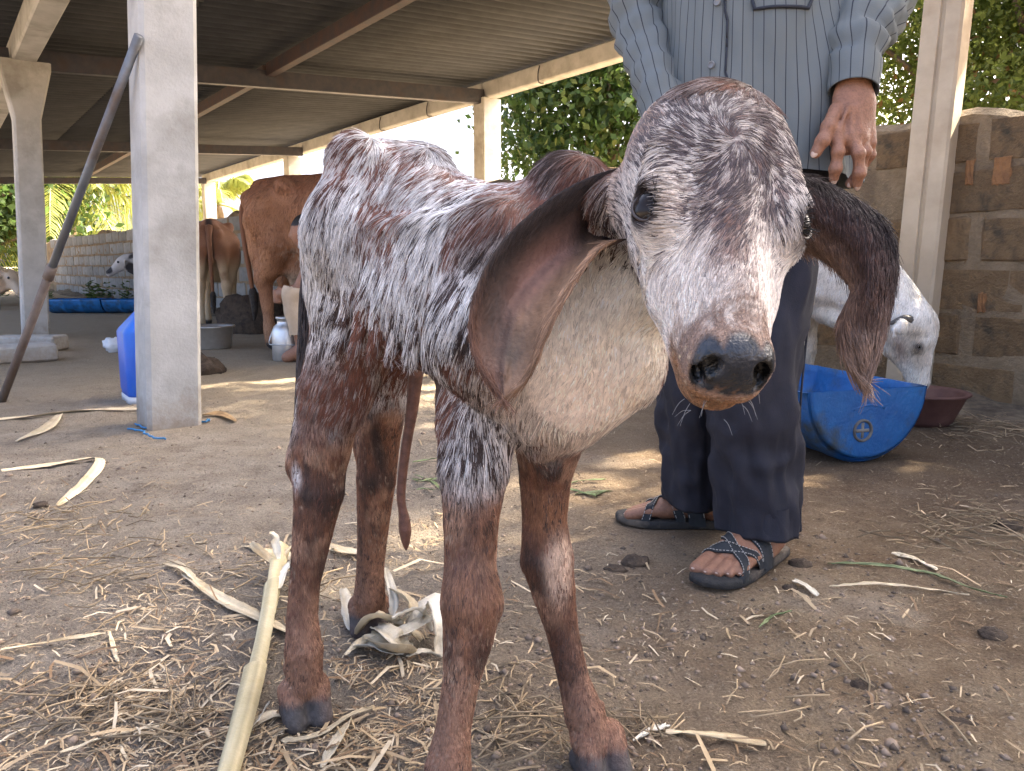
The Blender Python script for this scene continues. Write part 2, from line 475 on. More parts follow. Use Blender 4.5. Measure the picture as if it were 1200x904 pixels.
def roof_z(v): return 2.24 + .062 * v
tl_ = math.atan(.062)
Rtilt = RS @ np.array(Matrix.Rotation(-tl_, 3, 'Y'))
def pillar(u, v, w, d, h, haunch=True, lean=0.0):
    mb = MB()
    c = S(u, v, 0)
    rings = []
    for z, k in ((-.3, 1), (h - .62, 1), (h - .42, 1.0), (h - .06, 1.85 if haunch else 1), (h, 1.85 if haunch else 1)):
        b = .014
        x, y = w / 2 * k, d / 2
        prof = [(-x + b, -y), (x - b, -y), (x, -y + b), (x, y - b), (x - b, y), (-x + b, y), (-x, y - b), (-x, -y + b)]
        if k > 1: prof = [(px_, py_) for px_, py_ in prof]
        rings.append([c + RS @ np.array([q[0] + lean * z, q[1], z]) for q in prof])
    mb.loft(rings)
    return mb.build('concrete_pillar', M_conc, shed, smooth=False)
for u, ln_ in ((-4.2, .048), (0, .045), (5.0, .04), (10.0, .04)):
    pillar(u, 0, .180, .19, roof_z(0) - .16, True, ln_)
for u in (0, 5.6, 10.4): pillar(u, 4.38, .24, .20, roof_z(4.38) - .17, False)
pillar(-3.3, 4.38, .24, .20, roof_z(4.38) - .17, False)
def beam(name, a, b, w, h, m, bev=.012):
    a = np.asarray(a); b = np.asarray(b); d = b - a; L = np.linalg.norm(d); x = d / L
    sd = np.cross([0, 0, 1.0], x); sd /= np.linalg.norm(sd); up = np.cross(x, sd)
    return MB().box((a + b) / 2, (L, w, h), np.stack([x, sd, up], 1), bev=bev).build(name, m, shed, smooth=False)
for v in (.09, 4.38):                                      # concrete beams, cast in lengths
    zz = roof_z(v) - .085
    for a, b in ((-4.5, -.004), (.004, 5.0), (5.008, 10.6)):
        beam('concrete_beam', S(a, v, zz), S(b, v, zz), .16 if v < 1 else .13, .17, M_conc)
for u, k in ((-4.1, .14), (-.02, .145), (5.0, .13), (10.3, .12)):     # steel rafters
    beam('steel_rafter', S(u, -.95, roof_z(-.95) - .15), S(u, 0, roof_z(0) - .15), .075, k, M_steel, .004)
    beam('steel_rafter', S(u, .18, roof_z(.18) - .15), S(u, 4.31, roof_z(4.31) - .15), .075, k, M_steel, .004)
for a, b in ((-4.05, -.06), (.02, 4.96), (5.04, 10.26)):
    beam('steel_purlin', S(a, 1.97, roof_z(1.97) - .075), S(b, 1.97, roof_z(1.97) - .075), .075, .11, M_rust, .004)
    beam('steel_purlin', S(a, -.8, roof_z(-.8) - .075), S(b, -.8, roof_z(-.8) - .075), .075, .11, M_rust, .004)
# hooks under the outer concrete beam
for u in (-3.4, -2.2, -1.0, 1.1, 2.3, 3.5):
    c = S(u, 4.30, roof_z(4.3) - .05)
    MB().tube(smooth_path([c + [0, 0, .03], c - PV * .02 - [0, 0, .05], c - PV * .01 - [0, 0, .125], c + PV * .05 - [0, 0, .128]], 4), .007, 6).build('hook_bolt', M_steel, shed)
# corrugated sheets, ridges running across the shed
PITCHW = .125
def sheet_mesh(v0, v1):
    wd = 1.02; nn = int(wd / PITCHW * 8); mb = MB(); rings = []
    for sgn in (1, -1):
        for v in ((v0, v1) if sgn > 0 else (v1, v0)):
            rings.append([[v, y, .029 * math.sin(2 * math.pi * y / PITCHW) + (.006 if sgn > 0 else 0)] for y in np.linspace(0, wd, nn + 1)])
    V = np.concatenate(rings); n = nn + 1; F = []
    for i, j in ((0, 1), (1, 2), (2, 3), (3, 0)):
        for k in range(nn): F.append([i * n + k, i * n + k + 1, j * n + k + 1, j * n + k])
    mb.add(V, F); return mb.data('roof_sheet', True)
sa, sb_ = sheet_mesh(-1.0, 1.0), sheet_mesh(.9, 4.72)
u = -3.6; k = 0
while u < 10.6:
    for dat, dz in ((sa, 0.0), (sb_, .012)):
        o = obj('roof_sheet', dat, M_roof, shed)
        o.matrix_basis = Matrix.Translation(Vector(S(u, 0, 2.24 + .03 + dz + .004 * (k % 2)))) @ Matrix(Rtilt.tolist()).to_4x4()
    u += 1.0; k += 1

# ================================================================== block wall
M_mortar = mat('mortar', (.20, .145, .085), (.30, .225, .14), 9, .97, 1.0, 70, c3=(.15, .11, .07), scale3=5, bdist=.014)
M_blk = mat('weathered_block', (.155, .098, .048), (.25, .165, .085), 9, .97, 1.0, 85, c3=(.085, .066, .042), scale3=11, var=.22, bdist=.014)
M_blkg = mat('grey_block', (.22, .225, .215), (.33, .33, .31), 8, .95, .6, 45, c3=(.17, .17, .15), scale3=4, var=.2)
WD = np.array([-.648, .762, 0]); WN = np.array([-.762, -.648, 0]); WB = G(1150, 478)
wall = empty('compound_wall', WB + WN * -.1)
tag(wall, 'long weathered block wall with mortar smeared joints running behind the cattle', 'wall')
woff = WB + WN * -.1
RW = np.stack([WD, WN, [0, 0, 1]], 1)
def Wp(t, d, z): return WB + t * WD + d * WN + np.array([0, 0, z]) - woff
def wall_top(t): return 1.135 + .035 * math.sin(t * 1.9) + .03 * math.sin(t * 4.1 + 1)
# mortar core with an uneven top
ts = np.linspace(-3.2, 19.5, 240); mb = MB(); rings = []
for t in ts:
    zt = wall_top(t) - .012 + .015 * math.sin(t * 13) ; rings.append([Wp(t, -.004, -.2), Wp(t, -.004, zt - .03), Wp(t, -.04, zt), Wp(t, -.16, zt - .01), Wp(t, -.2, -.2)])
mb.loft(rings); mb.build('mortar_core', M_mortar, wall, smooth=False)
def block_mesh(seed, L=.41, Hh=.170, D=.05):
    rg = np.random.default_rng(seed); mb = MB(); n, m_ = 9, 6; g = []
    for j in range(m_):
        for i in range(n):
            x = ((0, .022, .16, .33, .5, .67, .84, .978, 1)[i] - .5) * L; z = ((0, .05, .35, .65, .95, 1)[j] - .5) * Hh
            ed = min(i, n - 1 - i, j, m_ - 1 - j)
            g.append([x + rg.normal(0, .005) * (ed == 0), (.0 if ed else -.012) + rg.normal(0, .0018), z + rg.normal(0, .004) * (ed == 0)])
    F = [[j * n + i, j * n + i + 1, (j + 1) * n + i + 1, (j + 1) * n + i] for j in range(m_ - 1) for i in range(n - 1)]
    V = list(g); rim = [i for i in range(n)] + [j * n + n - 1 for j in range(1, m_)] + [(m_ - 1) * n + i for i in range(n - 2, -1, -1)] + [j * n for j in range(m_ - 2, 0, -1)]
    base = len(V)
    for i in rim: V.append([g[i][0], -D, g[i][2]])
    for a in range(len(rim)):
        b = (a + 1) % len(rim); F.append([rim[b], rim[a], base + a, base + b])
    mb.add(V, F); return mb.data('block', False)
bm = [block_mesh(i) for i in range(7)]; bg = [block_mesh(20 + i) for i in range(5)]
rg = random.Random(5)
for rowi in range(6):
    z = .09 + rowi * .19
    t = -3.0 + (rowi % 2) * .22
    while t < 18.5:
        if z + .09 < wall_top(t) + .05 and 1 - (0.5 < t < .7):
            near = t < 5.5
            o = obj('block', rg.choice(bm) if near else rg.choice(bg), M_blk if near else M_blkg, wall, Wp(t, .004 + rg.uniform(-.007, .004), z + rg.uniform(-.004, .004)))
            o.matrix_basis = Matrix.Translation(o.location) @ Matrix(RW.tolist()).to_4x4() @ Matrix.Rotation(rg.uniform(-.02, .02), 4, 'Y')
            o.scale = (rg.uniform(.9, 1.03), 1, rg.uniform(.9, 1.04))
        t += .44
M_brick = mat('red_brick_stub', (.30, .15, .06), (.20, .10, .045), 20, .95, .6, 80)
for (px_, py_, w_, h_) in ((1136, 202, .030, .10), (1174, 200, .06, .11), (1150, 355, .03, .08)):
    d_ = ray(px_, py_); fw = 2.9
    for _ in range(12):
        q = d_ * (fw / d_[1]) + np.array([0, 0, CAM_H]); fw += ((q - WB) @ WN - .006) * .6
    o = obj('brick', block_mesh(50 + px_, w_, h_, .03), M_brick, wall, q - woff)
    o.matrix_basis = Matrix.Translation(o.location) @ Matrix(RW.tolist()).to_4x4()
# dirt banked against the wall foot
M_litter = mat('trampled_litter', (.10, .075, .05), (.22, .17, .11), 30, .97, .9, 120, c3=(.06, .045, .03), scale3=6)
mb = MB(); rings = []
for t in np.linspace(-3.2, 19, 220):
    hh = .05 + .03 * math.sin(t * 2.3) + .02 * math.sin(t * 7.1); ww = .30 + .10 * math.sin(t * 1.7)
    rings.append([Wp(t, .006 + ww * f + .03 * math.sin(t * 11 + f * 5), hh * (1 - f) ** 1.6 + .006 * math.sin(t * 31 + f * 17) - (.012 if f == 1 else 0)) + woff for f in (0, .12, .3, .5, .75, 1)])
mb.loft(rings, cap=False, closed=False); tag(mb.build('litter_bank', M_litter), kind='stuff')

# free standing concrete post in front of the wall (grooved face)
post = empty('concrete_post', G(1062, 470)); pb = post.location.copy()
tag(post, 'grooved concrete post standing against the block wall beside the white cow', 'post')
tb = np.array([.055, -.02, 2.5]); 
M_post = mat('buff_concrete', (.43, .355, .255), (.53, .45, .33), 5, .9, .35, 70, c3=(.36, .28, .19), scale3=2.2, bdist=.004)
RP = np.stack([nz(np.array([.72, -.69, 0])), nz(np.array([.69, .72, 0])), [0, 0, 1]], 1)
prof = [(-.072, -.06), (-.010, -.06), (-.006, -.048), (.006, -.048), (.010, -.06), (.062, -.06), (.072, -.05), (.072, .06), (-.072, .06)]
rings = [[np.array([0, 0, z]) + tb * (z / 2.5) * [1, 1, 0] + RP @ np.array([a, b, 0]) for a, b in prof] for z in (-.2, .8, 1.7, 2.5)]
MB().loft(rings).build('shaft', M_post, post, smooth=False)
# ================================================================== trees beyond the wall
def leaf_mat(name, a, b, c, tr=.45):
    m = bpy.data.materials.new(name); m.use_nodes = True
    nt = m.node_tree; N = nt.nodes; L = nt.links; bs = N['Principled BSDF']
    at = N.new('ShaderNodeAttribute'); at.attribute_name = 'Col'
    L.new(at.outputs['Color'], bs.inputs['Base Color']); bs.inputs['Roughness'].default_value = .5
    tl = N.new('ShaderNodeBsdfTranslucent'); L.new(at.outputs['Color'], tl.inputs['Color'])
    ms = N.new('ShaderNodeMixShader'); ms.inputs[0].default_value = tr
    L.new(bs.outputs[0], ms.inputs[1]); L.new(tl.outputs[0], ms.inputs[2]); L.new(ms.outputs[0], N['Material Output'].inputs['Surface'])
    m['cols'] = [*a, *b, *c]
    return m
M_leaf = leaf_mat('leaves', (.035, .075, .018), (.09, .15, .03), (.17, .20, .045))
M_leaf2 = leaf_mat('olive_leaves', (.08, .125, .025), (.22, .27, .06), (.24, .14, .05), .6)
M_bark = mat('bark', (.13, .09, .06), (.22, .17, .12), 14, .95, .8, 50, stretch=(1, 1, .25))
def leaves(blobs, n, size, m, seed, holes=.42, per=14):
    rg = np.random.default_rng(seed)
    w = np.array([b[1][0] * b[1][1] * b[1][2] for b in blobs]) ** .75; w /= w.sum()
    nc = n // per; bi = rg.choice(len(blobs), nc, p=w)
    d = nz(rg.normal(0, 1, (nc, 3))); r = rg.random(nc)[:, None] ** .42
    cen = np.array([blobs[i][0] for i in bi]) + d * r * np.array([blobs[i][1] for i in bi])
    keep = fbm(cen, 1.3, seed, 2) + .25 * rg.random(nc) > holes
    cen = cen[keep]
    p = np.repeat(cen, per, 0) + rg.normal(0, size * 2.1, (len(cen) * per, 3)); k = len(p)
    ax = nz(rg.normal(0, 1, (k, 3)) + [0, 0, -.5]); sd = nz(np.cross(ax, rg.normal(0, 1, (k, 3)))); L = size * rg.uniform(.6, 1.3, (k, 1))
    nn = np.cross(ax, sd)
    V = np.stack([p - ax * L * .5, p + sd * L * .28 + nn * L * .06, p + ax * L * .55 - nn * L * .05, p - sd * L * .28 + nn * L * .06], 1).reshape(-1, 3)
    F = np.arange(4 * k).reshape(-1, 4)
    c = m['cols']; A, B, C = np.array(c[0:3]), np.array(c[3:6]), np.array(c[6:9])
    t = np.repeat(rg.random(len(cen)), per) * .6 + rg.random(k) * .4
    col = np.where((t < .86)[:, None], A + (B - A) * (t / .86)[:, None], C)
    return V, F, np.repeat(col, 4, 0)
def tree(name, label, base, blobs, n, size, m, seed, tr=.12, group=None, holes=.42):
    base = np.asarray(base, float)
    o = empty(name, base); tag(o, label, 'tree', group)
    rg = np.random.default_rng(seed + 99)
    top = np.mean([b[0] for b in blobs], 0)
    mb = MB(); pts = smooth_path([base - [0, 0, .2], base * .6 + top * .4 + [*rg.normal(0, .12, 2), 0], top], 6)
    mb.tube(pts - base, np.linspace(tr, tr * .45, len(pts)), 9)
    for b in blobs:
        for _ in range(5):
            e = np.asarray(b[0]) + rg.normal(0, .45, 3) * np.asarray(b[1]); st = pts[rg.integers(len(pts) // 3, len(pts) - 1)]
            q = smooth_path([st, (st + e) / 2 + rg.normal(0, .12, 3), e], 5)
            mb.tube(q - base, np.linspace(tr * .38, tr * .06, len(q)), 6)
    mb.build('trunk', M_bark, o)
    V, F, C = leaves(blobs, n, size, m, seed, holes)
    obj('crown', mesh_data('crown', V - base, F, False, C), m, o)
    return o
tree('broadleaf_tree', 'dense dark green tree under the shed eave behind the calf hump', (1.6, 13.2, 0),
     [((1.7, 12.2, 3.4), (2.1, 1.6, 1.9)), ((.55, 11.8, 2.6), (1.0, 1.0, 1.3)), ((3.2, 12.5, 3.0), (1.8, 1.4, 1.7)), ((1.0, 12.2, 4.6), (1.6, 1.4, 1.1))], 36000, .13, M_leaf, 1, .15, holes=.50)
tree('creeper_tree', 'sunlit olive green tree full of dry vines leaning over the block wall', (4.9, 6.6, 0),
     [((4.2, 5.7, 2.1), (1.25, 1.0, 1.35)), ((5.4, 5.6, 2.6), (1.3, 1.1, 1.6)), ((3.2, 6.3, 2.2), (.9, .8, 1.3)), ((4.4, 6.3, 2.9), (1.5, 1.1, .8)), ((3.0, 5.0, 1.2), (.5, .5, .6))], 120000, .05, M_leaf2, 2, .13, holes=.36)
tree('shade_tree', 'unseen broad tree outside the wall, added so its crown shades the yard', (5.4, 1.9, 0),
     [((4.3, 1.7, 4.2), (1.7, 1.7, 1.7)), ((4.9, .2, 4.4), (1.7, 1.8, 1.8)), ((4.5, 2.4, 4.3), (1.2, 1.1, 1.4)), ((5.5, 2.2, 5.8), (2.0, 2.0, 1.8)), ((5.9, 3.2, 5.8), (1.3, 1.2, 1.2)), ((3.8, .6, 2.7), (.9, 1.2, 1.0))], 70000, .12, M_leaf, 3, .22, holes=.24)  # out of view, put there to keep direct sun off calf and person
tree('sun_blocking_tree', 'unseen tall tree beyond the wall, added so its high crown blocks the sun', (6.2, 7.2, 0),
     [((3.9, 5.3, 7.0), (2.1, 1.9, 1.25)), ((5.3, 3.3, 4.8), (.6, .6, 1.8)), ((4.86, 3.92, 4.3), (.42, .42, 1.1)), ((2.6, 6.6, 7.2), (1.2, 1.2, .9))], 46000, .12, M_leaf, 8, .2, holes=.12)  # added out of view, crown clusters sit where sun reached the foreground
tree('far_tree', 'distant green tree at the far end of the yard behind the palm', (-13.5, 19, 0),
     [((-13.5, 18.5, 2.6), (2.6, 1.6, 1.9)), ((-16.5, 19, 2.8), (2.4, 1.5, 2.2)), ((-11.6, 19.5, 1.9), (1.3, 1.2, 1.3))], 16000, .2, M_leaf, 4, .2)
# coconut palm
def palm(base, crown, n, L, seed, label):
    base = np.asarray(base, float); crown = np.asarray(crown, float)
    o = empty('coconut_palm', base); tag(o, label, 'palm tree')
    rg = np.random.default_rng(seed)
    q = smooth_path([base - [0, 0, .2], base * .5 + crown * .5 + [.15, 0, 0], crown], 10)
    mb = MB(); mb.tube(q - base, np.linspace(.17, .11, len(q)) * (1 + .08 * np.sin(np.arange(len(q)) * 2.6)), 12); mb.build('trunk', M_bark, o)
    Mf = mat('palm_leaf', (.20, .24, .04), (.32, .33, .07), 3, .5, trans=.45); Mr = mat('palm_rib', (.36, .33, .12), (.28, .26, .08), 5, .6)
    for i in range(n):
        a = i * 2.39996 + rg.normal(0, .15); el = rg.uniform(-.45, 1.15); d = np.array([math.cos(a), math.sin(a), 0])
        l = L * rg.uniform(.8, 1.1); pts = []
        for t in np.linspace(0, 1, 14):
            pts.append(crown + d * l * (t * math.cos(el) * (1 - .15 * t)) + np.array([0, 0, l * (math.sin(el) * t - .62 * t * t)]))
        pts = np.array(pts); fr = MB(); fr.tube(pts - base, np.linspace(.03, .006, 14), 5); fo = fr.build('frond', Mr, o)
        tt = np.repeat(np.linspace(.12, .99, 62), 2); sg = np.tile([1, -1], 62)
        pos = np.stack([np.interp(tt, np.linspace(0, 1, 14), pts[:, k]) for k in range(3)], 1)
        tg = nz(np.stack([np.interp(tt, np.linspace(0, 1, 14), np.gradient(pts[:, k])) for k in range(3)], 1))
        sd = nz(np.cross(tg, [0, 0, 1.0])) * sg[:, None]
        ll = (.62 * np.sin(np.pi * np.clip(tt, .05, .97) ** .8) + .12)[:, None] * rg.uniform(.85, 1.1, (124, 1)) * L / 2.6
        d1 = nz(sd * .8 + tg * .65 + [0, 0, -.25] + rg.normal(0, .08, (124, 3))); d2 = nz(d1 + [0, 0, -1.1]); wv = np.cross(d1, sd); wv = nz(tg) * .018
        V = np.stack([pos - wv, pos + wv, pos + d1 * ll * .5 + wv * 1.2, pos + d1 * ll * .5 - wv * 1.2, pos + d1 * ll * .5 + d2 * ll * .5], 1).reshape(-1, 3) - base
        F = []
        for k in range(124): F += [[5 * k, 5 * k + 1, 5 * k + 2, 5 * k + 3], [5 * k + 3, 5 * k + 2, 5 * k + 4]]
        obj('leaflets', mesh_data('leaflets', V, F, False), Mf, fo)
    return o
palm((-12.3, 21.5, 0), P(70, 205, 21), 30, 4.4, 11, 'sunlit coconut palm with yellow green fronds behind the far wall end')
palm((-10.0, 27, 0), P(255, 240, 26), 18, 3.0, 12, 'pale distant palm with thin fronds above the wall')
# ================================================================== calf
def skin_material(name, rough=.75, hair=False):
    m = bpy.data.materials.new(name); m.use_nodes = True
    nt = m.node_tree; N = nt.nodes; L = nt.links; b = N['Principled BSDF']
    at = N.new('ShaderNodeAttribute'); at.attribute_name = 'Col'
    if hair:
        L.new(at.outputs['Color'], b.inputs['Base Color'])
        b.inputs['Roughness'].default_value = rough; b.inputs['Specular IOR Level'].default_value = .35
        return m
    tc = N.new('ShaderNodeTexCoord'); n = N.new('ShaderNodeTexNoise')
    n.inputs['Scale'].default_value = 160; n.inputs['Detail'].default_value = 6; L.new(tc.outputs['Object'], n.inputs['Vector'])
    mr = N.new('ShaderNodeMapRange'); mr.inputs['From Min'].default_value = .3; mr.inputs['From Max'].default_value = .7
    mr.inputs['To Min'].default_value = .84; mr.inputs['To Max'].default_value = 1.12; L.new(n.outputs['Fac'], mr.inputs['Value'])
    mx = N.new('ShaderNodeMix'); mx.data_type = 'RGBA'; mx.blend_type = 'MULTIPLY'; mx.inputs[0].default_value = 1
    L.new(at.outputs['Color'], mx.inputs[6]); L.new(mr.outputs['Result'], mx.inputs[7]); L.new(mx.outputs[2], b.inputs['Base Color'])
    ar = N.new('ShaderNodeAttribute'); ar.attribute_name = 'Rough'; L.new(ar.outputs['Fac'], b.inputs['Roughness'])
    bp = N.new('ShaderNodeBump'); bp.inputs['Strength'].default_value = .45; bp.inputs['Distance'].default_value = .003
    n2 = N.new('ShaderNodeTexNoise'); n2.inputs['Scale'].default_value = 330; n2.inputs['Detail'].default_value = 4; L.new(tc.outputs['Object'], n2.inputs['Vector'])
    L.new(n2.outputs['Fac'], bp.inputs['Height']); L.new(bp.outputs['Normal'], b.inputs['Normal'])
    return m
def add_rough(me, r):
    a = me.attributes.new('Rough', 'FLOAT', 'POINT'); a.data.foreach_set('value', np.asarray(r, dtype=np.float32))

calf = empty('calf', (-0.1, 0.87, 0))
tag(calf, 'newborn roan white and brown calf with long drooping ears standing in the foreground', 'calf')
calf_off = np.array([-0.1, 0.87, 0.0])
ca = np.array([.714, -.70, 0]); cn = np.array([-.70, -.714, 0]); cz = np.array([0, 0, 1.0])
cO = np.array([-.235, 1.0, 0])
def T(s, l, z): return cO + s * ca + l * cn + np.array([0, 0, z])
Rb = np.stack([ca, cn, cz], 1)
# head frame
Hc = P(827, 230, .63); Hm = P(853, 418, .513)
hf = nz(Hm - Hc)
hr = np.array([math.cos(.16), math.sin(.16), .03]); hr = nz(hr - (hr @ hf) * hf)
hn = np.cross(hf, hr)
Rh = np.stack([hr, hf, hn], 1)
FX = .85
FY = 1.04                                               # face length factor
def H(x, y, z): return Hc + Rh @ np.array([FX * x * (1 - 1.2 * max(y - .06, 0)), y * FY if y > 0 else y, z])

fd = Field((-.42, .46, -.012), (.36, 1.30, .78), .0034)
# torso
fd.ell(T(.12, 0, .607), (.088, .078, .094), Rb, .04)
fd.ell(T(.09, 0, .575), (.045, .060, .078), Rb, .05)
fd.ell(T(.135, .050, .674), (.036, .020, .030), Rb, .03)
fd.ell(T(.135, -.045, .672), (.04, .022, .030), Rb, .03)
fd.ell(T(.055, .035, .62), (.026, .02, .024), Rb, .03)
fd.cone(T(.06, 0, .672), T(.2, 0, .668), .016, .014, .03)
fd.ell(T(.18, 0, .570), (.11, .070, .098), Rb, .04)
fd.ell(T(.27, 0, .540), (.135, .084, .102), Rb, .04)
fd.ell(T(.365, 0, .528), (.075, .074, .096), Rb, .04)
fd.ell(T(.40, 0, .622), (.042, .030, .040), Rb, .02)
fd.ell(T(.36, .060, .525), (.05, .032, .09), Rb @ rotm(0), .03)
fd.ell(T(.375, 0, .475), (.055, .058, .080), Rb, .04)
fd.ell(T(.190, .094, .59), (.04, .018, .036), Rb, .06, True)      # hollow flank
fd.ell(T(.085, .090, .630), (.030, .018, .028), Rb, .05, True)
for i in range(6):                                     # ribs
    s = .155 + i * .032
    fd.cone(T(s + .02, .066, .600), T(s - .012, .082, .475), .0055, .0055, .022)
# neck and brisket
fd.cone(T(.35, 0, .56), P(745, 268, .735), .062, .042, .04)
fd.cone(T(.365, 0, .48), P(745, 345, .715), .054, .036, .04)
fd.cone(P(745, 268, .735), H(0, -.02, -.04), .042, .040, .03)
fd.cone(P(745, 345, .715), H(0, .02, -.055), .034, .030, .025)
fd.chain([P(640, 466, .76), P(668, 458, .74), P(695, 422, .73), P(725, 385, .725)], [.036, .033, .028, .024], .035)
fd.chain([P(632, 520, .765), P(668, 503, .745), P(710, 468, .72), P(745, 425, .70)], [.015, .014, .012, .010], .03)
# near hind leg
fd.chain([T(.125, .045, .60), P(436, 300, .95), P(420, 375, .93), P(394, 450, .92), P(378, 520, .915)], [.055, .060, .053, .041, .032], .035)
fd.chain([P(415, 330, .92), P(425, 400, .91), P(405, 470, .91)], [.05, .036, .022], .03)      # stifle
fd.chain([P(378, 520, .915), P(374, 575, .91), P(367, 620, .905), P(357, 685, .90), P(354, 725, .895), P(356, 762, .89), P(357, 800, .887)],
         [.0305, .0300, .0240, .0180, .0185, .0230, .0212], .016)
fd.ell(P(352, 545, .93), (.014, .018, .022), None, .02)                                        # hock point
fd.cone(P(368, 450, .945), P(352, 540, .93), .016, .010, .02)                                 # Achilles cord
# far hind leg
fd.chain([T(.09, -.045, .58), P(462, 385, 1.07), P(452, 450, 1.09), P(444, 515, 1.10), P(441, 560, 1.10), P(437, 620, 1.105), P(434, 665, 1.11), P(433, 700, 1.115), P(433, 722, 1.12)],
         [.06, .052, .036, .030, .0285, .0225, .020, .0235, .0225], .022)
fd.ell(P(426, 520, 1.115), (.013, .016, .022), None, .02)
# near fore leg
fd.chain([T(.36, .055, .50), P(570, 420, .785), P(562, 490, .765), P(556, 545, .75), P(552, 610, .738), P(551, 665, .730), P(553, 705, .726), P(549, 745, .72), P(540, 800, .712), P(531, 855, .706), P(525, 900, .70), P(521, 945, .693)],
         [.060, .052, .042, .035, .0270, .0250, .0300, .0250, .0178, .0172, .0228, .0205], .016)
fd.ell(P(553, 700, .712), (.022, .014, .028), None, .02)
# far fore leg
fd.chain([T(.41, -.055, .47), P(645, 500, .80), P(639, 560, .82), P(638, 610, .818), P(641, 655, .814), P(648, 690, .81), P(659, 740, .806), P(672, 795, .80), P(685, 838, .795), P(696, 868, .788)],
         [.055, .040, .028, .0240, .0290, .0240, .0175, .0168, .0222, .0200], .016)
# hooves: two claws each
def hoof(c, d, r=.0165, cap=.02):
    d = nz(np.array([d[0], d[1], 0.])); sd = np.array([-d[1], d[0], 0])
    for sg in (-1, 1):
        b = np.array([c[0], c[1], 0]) + sd * sg * .0155
        fd.cone(b + [0, 0, .040] - d * .004, b + d * .020 + [0, 0, .010], r * .98, r * .85, .006)
        fd.cone(b - d * .012 + [0, 0, .012], b + d * .018 + [0, 0, .008], r * .9, r * .75, .006)
        fd.ell(np.array([c[0], c[1], .058]) - d * .026 + sd * sg * .012, (.008, .008, .011), None, .006)   # dew claw
hoof(P(357, 815, .885), (.45, -.9))
hoof(P(433, 728, 1.125), (.2, -1))
hoof(P(519, 960, .692), (-.25, -1))
hoof(P(702, 878, .785), (.35, -.9))
hoof_c = [P(357, 815, .885), P(433, 728, 1.125), P(519, 960, .692), P(702, 878, .785)]
# head: sculpted on a finer grid, overlapping the neck
I3 = Rh
fdb = fd
fd = Field(Hc - [.135, .17, .19], Hc + [.135, .16, .12], .0021)
fd.cone(P(745, 268, .735), H(0, -.02, -.04), .040, .046, .03)
fd.cone(P(745, 345, .715), H(0, .02, -.055), .032, .030, .025)
fd.ell(H(0, -.008, .004), (.066, .072, .062), I3, .03)
fd.ell(H(0, -.050, .000), (.050, .032, .045), I3, .03)
fd.ell(H(0, -.020, .030), (.046, .052, .040), I3, .035)                  # domed forehead
fd.cone(H(0, .03, .006), H(0, .150, -.002), .046, .026, .02)
for sg in (-1, 1):
    fd.cone(H(sg * .032, .03, -.030), H(sg * .014, .13, -.020), .026, .018, .02)
fd.cone(H(0, .03, -.045), H(0, .15, -.032), .032, .020, .025)            # lower jaw
fd.cone(H(0, .02, .040), H(0, .13, .022), .016, .013, .02)               # nose bridge
fd.ell(H(0, .156, -.004), (.0275, .025, .028), I3, .012)                  # muzzle
fd.ell(H(0, .153, -.034), (.022, .022, .016), I3, .008)                  # chin
fd.ell(H(0, .168, -.016), (.0245, .013, .012), I3, .010)                  # upper lip
fd.ell(H(0, .166, .008), (.0225, .017, .020), I3, .006)                   # nose pad
for sg in (-1, 1):
    fd.ell(H(sg * .0222, .166, .006), (.0105, .016, .0175), I3 @ rotm(y=-sg * .35), .006)   # nostril wing
    fd.ell(H(sg * .056, .052, .021), (.017, .023, .021), I3, .02)        # eye bulge
    fd.cone(H(sg * .046, .008, .042), H(sg * .060, .044, .035), .009, .008, .02)   # brow ridge
    fd.cone(H(sg * .052, .060, .006), H(sg * .030, .125, -.008), .007, .005, .02)  # cheek bone
    fd.ell(H(sg * .040, .078, -.018), (.012, .030, .014), I3, .02)       # cheek
    dirn = nz(Rh @ np.array([sg * .76, .0, .62])); xa_ = nz(np.cross(hf, dirn))
    fd.ell(H(sg * .0570, .052, .0225) + dirn * .0125, (.0155, .0108, .014), np.stack([nz(np.cross(dirn, xa_)), xa_, dirn], 1), .003, True)   # eye opening
    fd.ell(H(sg * .0243, .182, .009), (.0056, .016, .0118), I3 @ rotm(y=-sg * .55), .003, True)     # nostril
    fd.ell(H(sg * .0295, .178, -.002), (.0042, .014, .0076), I3 @ rotm(y=sg * .5), .003, True)
fd.ell(H(0, .190, .004), (.0022, .008, .02), I3, .006, True)             # philtrum
for sg in (-1, 1):
    fd.cone(H(0, .186, -.024), H(sg * .040, .150, -.026), .0032, .0026, .004, True)   # mouth line
# roots of the ears
fd.cone(H(-.050, -.015, -.035), P(716, 232, .665), .026, .019, .02)
fd.cone(H(.050, -.015, -.030), P(942, 246, .65), .024, .018, .02)
hV_, hF_ = fd.mesh(); hV_ = relax(hV_, hF_, 1, .3)
cV, cF = fdb.mesh()
cV = relax(cV, cF, 1, .4)
cN = np.concatenate([vnormals(cV, cF), vnormals(hV_, hF_)])
cF = np.concatenate([cF, hF_ + len(cV)]); cV = np.concatenate([cV, hV_])

